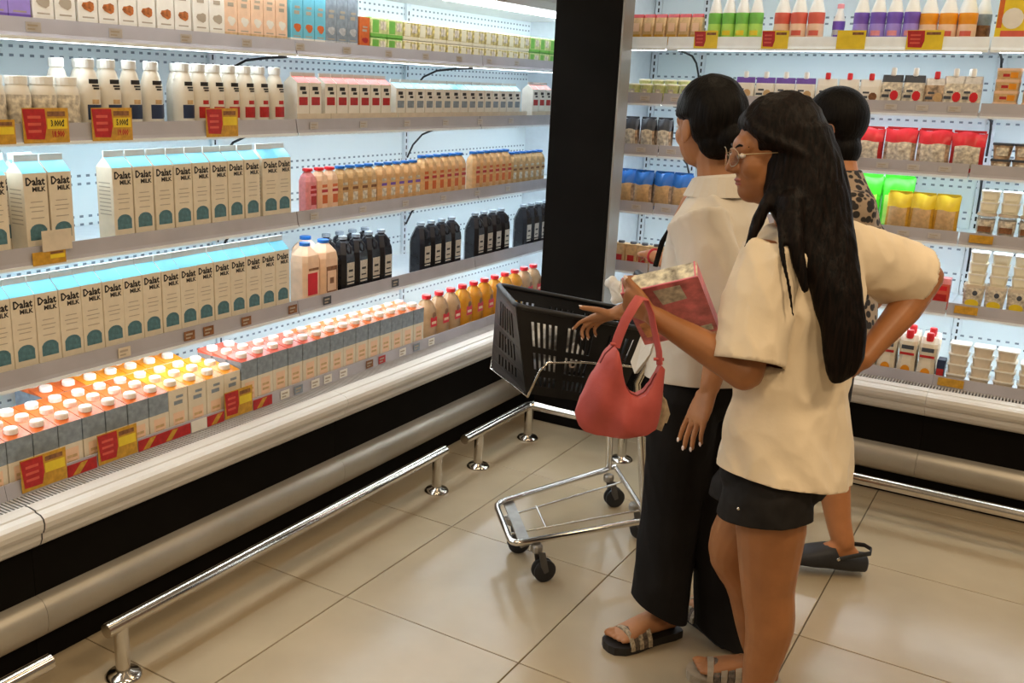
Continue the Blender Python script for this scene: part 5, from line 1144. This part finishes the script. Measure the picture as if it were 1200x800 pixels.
for k in range(4):
    x = 46 + k*5.5; z1 = 10 + 6*math.sin(k*2.1 + .5)
    MB().tube([bp3(50, 50 - k*2, .020), bp3(50 + k*1.6, 38, .022), bp3(x - 3, z1 + 10, .023), bp3(x - 5, z1, .023)], [(.002,.006), (.0025,.008), (.0025,.0095), (.002,.008)], 8).build('fringe_strip', K_fringe, bgo)

# ================================================================== crumpled tissue in the reaching hand
K_tis = mat('tissue_white', (0.80, 0.78, 0.74), 0.8, var=0.04, bump=0.3, bscale=90)
mb = MB(); TI = V((.612, .462, .972))
for c, r in (((0,0,0), .022), ((-.018,.0,.012), .018), ((.012,.002,-.022), .018), ((.02,.004,.010), .016), ((-.006,0,-.034), .012)): ellip(mb, V(c)+TI, (V((r,0,0)), V((0,r*.8,0)), V((0,0,r*1.1))))
ts = empty('tissue', TI); tag(ts, 'crumpled white tissue at the wrist above the black basket', 'tissue')
solid('paper', mb, .004, 1, K_tis, ts, lambda co: .006*noise.noise(co*75), origin=tuple(TI))

# ================================================================== basket trolley
K_plast = mat('basket_black_plastic', (0.012, 0.012, 0.013), 0.38, var=0.1, vscale=40); K_chrome = mat('trolley_chrome', (0.70, 0.68, 0.64), 0.18, metal=1.0, var=0.03); K_fork = mat('caster_fork_grey', (0.09, 0.085, 0.08), 0.45, var=0.1); K_zinc = mat('trolley_zinc', (0.30, 0.285, 0.26), 0.4, metal=0.6, var=0.1, vscale=20)
F1 = V((.157, .574, .900)); F2 = V((.355, .339, .900)); R2 = V((.643, .685, .805)); R1 = F1 + (R2 - F2)
ax_ = (R2 - F2).normalized(); wx = (F2 - F1).normalized(); nn = wx.cross(ax_).normalized(); nn = nn if nn.z > 0 else -nn
dp = .262
bF1 = F1 + ax_*.045 + wx*.030 - nn*dp; bF2 = F2 + ax_*.115 - wx*.035 - nn*dp; bR2 = R2 - ax_*.03 - wx*.035 - nn*dp; bR1 = R1 - ax_*.03 + wx*.03 - nn*dp
BK = (bF1 + bF2 + bR1 + bR2)/4
tro = empty('shopping_trolley', (BK.x, BK.y, 0)); OT = V((BK.x, BK.y, 0)); tag(tro, 'small chrome trolley frame on four casters carrying the black basket', 'trolley')
bas = empty('shopping_basket', BK); tag(bas, 'black slotted plastic shopping basket on the chrome trolley', 'basket')
def wall(b0, b1_, t1, t0, groups, nslots):
    """slotted panel: bilinear patch b0-b1 (bottom) to t0-t1 (rim); slots are real gaps"""
    m = MB(); m.fixn = True; th = .004; nrm = ((b1_-b0).cross(t0-b0)).normalized()
    P = lambda u, v: (b0*(1-u) + b1_*u)*(1-v) + (t0*(1-u) + t1*u)*v - BK
    def cell(u0, u1, v0, v1, sk=0.0):
        a, b, c, d = P(u0, v0), P(u1, v0), P(u1+sk, v1), P(u0+sk, v1)
        m.loft([[a + nrm*th/2, b + nrm*th/2, c + nrm*th/2, d + nrm*th/2], [a - nrm*th/2, b - nrm*th/2, c - nrm*th/2, d - nrm*th/2]])
    bands = [(0, .10, 0), (.10, .22, 1), (.22, .30, 0), (.30, .50, 1), (.50, .57, 0), (.57, .86, 1), (.86, 1, 0)]
    for v0, v1, sl in bands:
        if not sl: cell(0, 1, v0, v1); continue
        u = 0
        for g0, g1 in groups:
            cell(u, g0, v0, v1); w_ = (g1-g0)/(nslots*2-1)
            for k in range(nslots - 1): cell(g0 + w_*(2*k+1), g0 + w_*(2*k+2), v0, v1)
            u = g1
        cell(u, 1, v0, v1)
    return m
G_ = [(.10, .30), (.38, .58), (.70, .90)]
wl_ = wall(bF2, bR2, R2, F2, G_, 5).build('side_wall', K_plast, bas); wall(bR1, bF1, F1, R1, G_, 5).build('side_wall', K_plast, bas)
wall(bF1, bF2, F2, F1, [(.22, .78)], 6).build('end_wall', K_plast, bas); wall(bR2, bR1, R1, R2, [(.2, .8)], 6).build('end_wall', K_plast, bas)
m = MB(); m.fixn = True; m.loft([[p - BK for p in (bF1, bF2, bR2, bR1)], [p - BK - nn*.004 for p in (bF1, bF2, bR2, bR1)]]); m.build('floor_panel', K_plast, bas)
rp = [F1, F2, R2, R1]; loop = []
for i in range(4):
    p, a, c = rp[i], rp[i-1], rp[(i+1) % 4]; loop += [p + (a-p).normalized()*.025, p + ((a-p).normalized() + (c-p).normalized())*.007, p + (c-p).normalized()*.025]
MB().tube([p - BK + nn*.002 for p in loop + [loop[0], loop[1]]], [(.010, .008)]*14, 10).build('rim', K_plast, bas)
lg = MB(); cen = (bF2*.55 + bR2*.45)*.56 + (F2*.55 + R2*.45)*.44 - BK; nw = ((bR2-bF2).cross(F2-bF2)).normalized(); nw = nw if nw.dot(V((.6,-.8,0))) > 0 else -nw; du = (R2-F2).normalized(); dv = nw.cross(du); dv = dv if dv.z > 0 else -dv
lg.tube([cen + nw*.004 + du*.010*math.cos(a) + dv*.010*math.sin(a) for a in [.6 + 5.1*k/16 for k in range(17)]], .0026, 6); lg.build('logo', mat('logo_pale', (.62, .50, .44), .5, var=0), wl_)
K_plw = mat('plastic_wrap_white', (0.62, 0.62, 0.62), 0.25, var=0.12, vscale=40, bump=.4, bscale=60)
mb = MB(); PK = BK + nn*.06 + ax_*(-.05)
for dx, dy, dz, r in ((0,0,0,.055), (.05,.01,.045,.05), (-.05,.0,.07,.05), (.0,.03,.12,.045), (-.07,-.02,.125,.032)): ellip(mb, PK + ax_*dx + wx*dy + nn*dz, (ax_*r*1.2, wx*r, nn*r))
pk_ = empty('wrapped_pack', PK); tag(pk_, 'white plastic wrapped pack lying inside the black basket', 'pack'); solid('wrapper', mb, .006, 2, K_plw, pk_, lambda co: .006*noise.noise(co*45), origin=tuple(PK))
# frame
def tr(p): return V(p) - OT
fl, frr, rr_, rl = V((.178,.590,.14)), V((.372,.356,.14)), V((.655,.785,.14)), V((.376,1.150,.14))
def rounded(pts, r=.035):
    out = [pts[0]]
    for i in range(1, len(pts)-1):
        p = pts[i]; a = (pts[i-1]-p).normalized(); c = (pts[i+1]-p).normalized(); out += [p + a*r, p + a*r*.45 + c*r*.12, p + a*r*.12 + c*r*.45, p + c*r]
    return out + [pts[-1]]
MB().tube([tr(p) for p in rounded([rl, fl, frr, rr_], .04)], .0105, 10).build('base_frame', K_chrome, tro)
MB().tube([tr(rl), tr(rr_)], .0085, 10).build('rear_bar', K_chrome, tro)
for t0, t1 in ((.30, .25), (.70, .78)): MB().tube([tr(fl.lerp(frr, t0)) + V((0,0,-.012)), tr(rl.lerp(rr_, t1)) + V((0,0,-.012))], .0038, 8).build('wire', K_chrome, tro)
aL, aR = fl.lerp(rl, .28), frr.lerp(rr_, .28); MB().tube([tr(aL.lerp(aR, .25)) + V((0,0,-.012)), tr(aL.lerp(aR, .72)) + V((0,0,-.012))], .0035, 8).build('wire', K_chrome, tro)
c0, c1 = fl.lerp(rl, .10), frr.lerp(rr_, .10); dd = (c1-c0).normalized(); ff = (rl-fl).normalized(); m = MB(); m.fixn = True
m.loft([[tr(p) + V((0,0,-.016)) for p in (c0 - ff*.022, c0 + ff*.022, c1 + ff*.022, c1 - ff*.022)], [tr(p) + V((0,0,-.008)) for p in (c0 - ff*.022, c0 + ff*.022, c1 + ff*.022, c1 - ff*.022)]]); m.build('axle_plate', K_zinc, tro)
near = lambda u, v: (bF2*(1-u)+bR2*u)*(1-v) + (F2*(1-u)+R2*u)*v + nw*.010
far = lambda u, v: (bF1*(1-u)+bR1*u)*(1-v) + (F1*(1-u)+R1*u)*v + (-wx)*.012
hN, hF = R2 + ax_*.05 + V((0,0,.13)), R1 + ax_*.05 + V((0,0,.13))
upN = [rr_ + V((-.01,-.015,0)), V((.625,.735,.40)), near(1.02, .35) + ax_*.02, R2 + ax_*.04 + V((0,0,.0)), hN]
upF = [rl + V((-.012,-.035,0)), V((.395,1.02,.40)), far(1.02, .35) + ax_*.02, R1 + ax_*.04, hF]
for up in (upN, upF): MB().tube([tr(p) for p in up], [(.008,.013)]*5, 10).build('upright', K_chrome, tro)
MB().tube([tr(hN), tr(hF)], .013, 12).build('handle', K_plast, tro)
MB().tube([tr(p) for p in (near(1.03, .55), near(.55, .50), near(.22, .42), near(.14, .30), near(.0, -.035), far(.0, -.035), far(.02, .25), far(.14, .42), far(.55,.5), far(1.03,.55))], .0042, 8).build('basket_cradle', K_chrome, tro)
def caster(p, ang):
    e = empty('caster', tr((p[0], p[1], 0))); e.parent = tro; e.rotation_euler = (0, 0, ang)
    MB().lathe([(.014,.13),(.019,.124),(.019,.108),(.015,.102)], n=14, smooth=False).build('swivel', K_zinc, e)
    for s in (1, -1):
        f = MB(); f.fixn = True; f.loft([[(-.002, s*.021, .112), (.020, s*.021, .108), (.036, s*.021, .040), (.022, s*.021, .034), (.008, s*.021, .06)], [(-.002, s*.024, .112), (.020, s*.024, .108), (.036, s*.024, .040), (.022, s*.024, .034), (.008, s*.024, .06)]]); f.build('fork', K_fork, e)
    for s in (1, -1):
        w_ = MB(); n = 20
        prof = [(.012, .0), (.031, .001), (.037, .005), (.037, .012), (.031, .016), (.012, .017)]
        w_.loft([[(.028 + r*math.cos(2*PI*k/n), s*(.002 + y), .0375 + r*math.sin(2*PI*k/n)) for k in range(n)] for r, y in prof], 0, smooth=True); w_.fixn = True; w_.build('wheel', M_dark, e)
for p, a in (((.262,.552), .7), ((.425,.425), .9), ((.555,.905), .5), ((.378,1.09), .8)): caster(p, a)
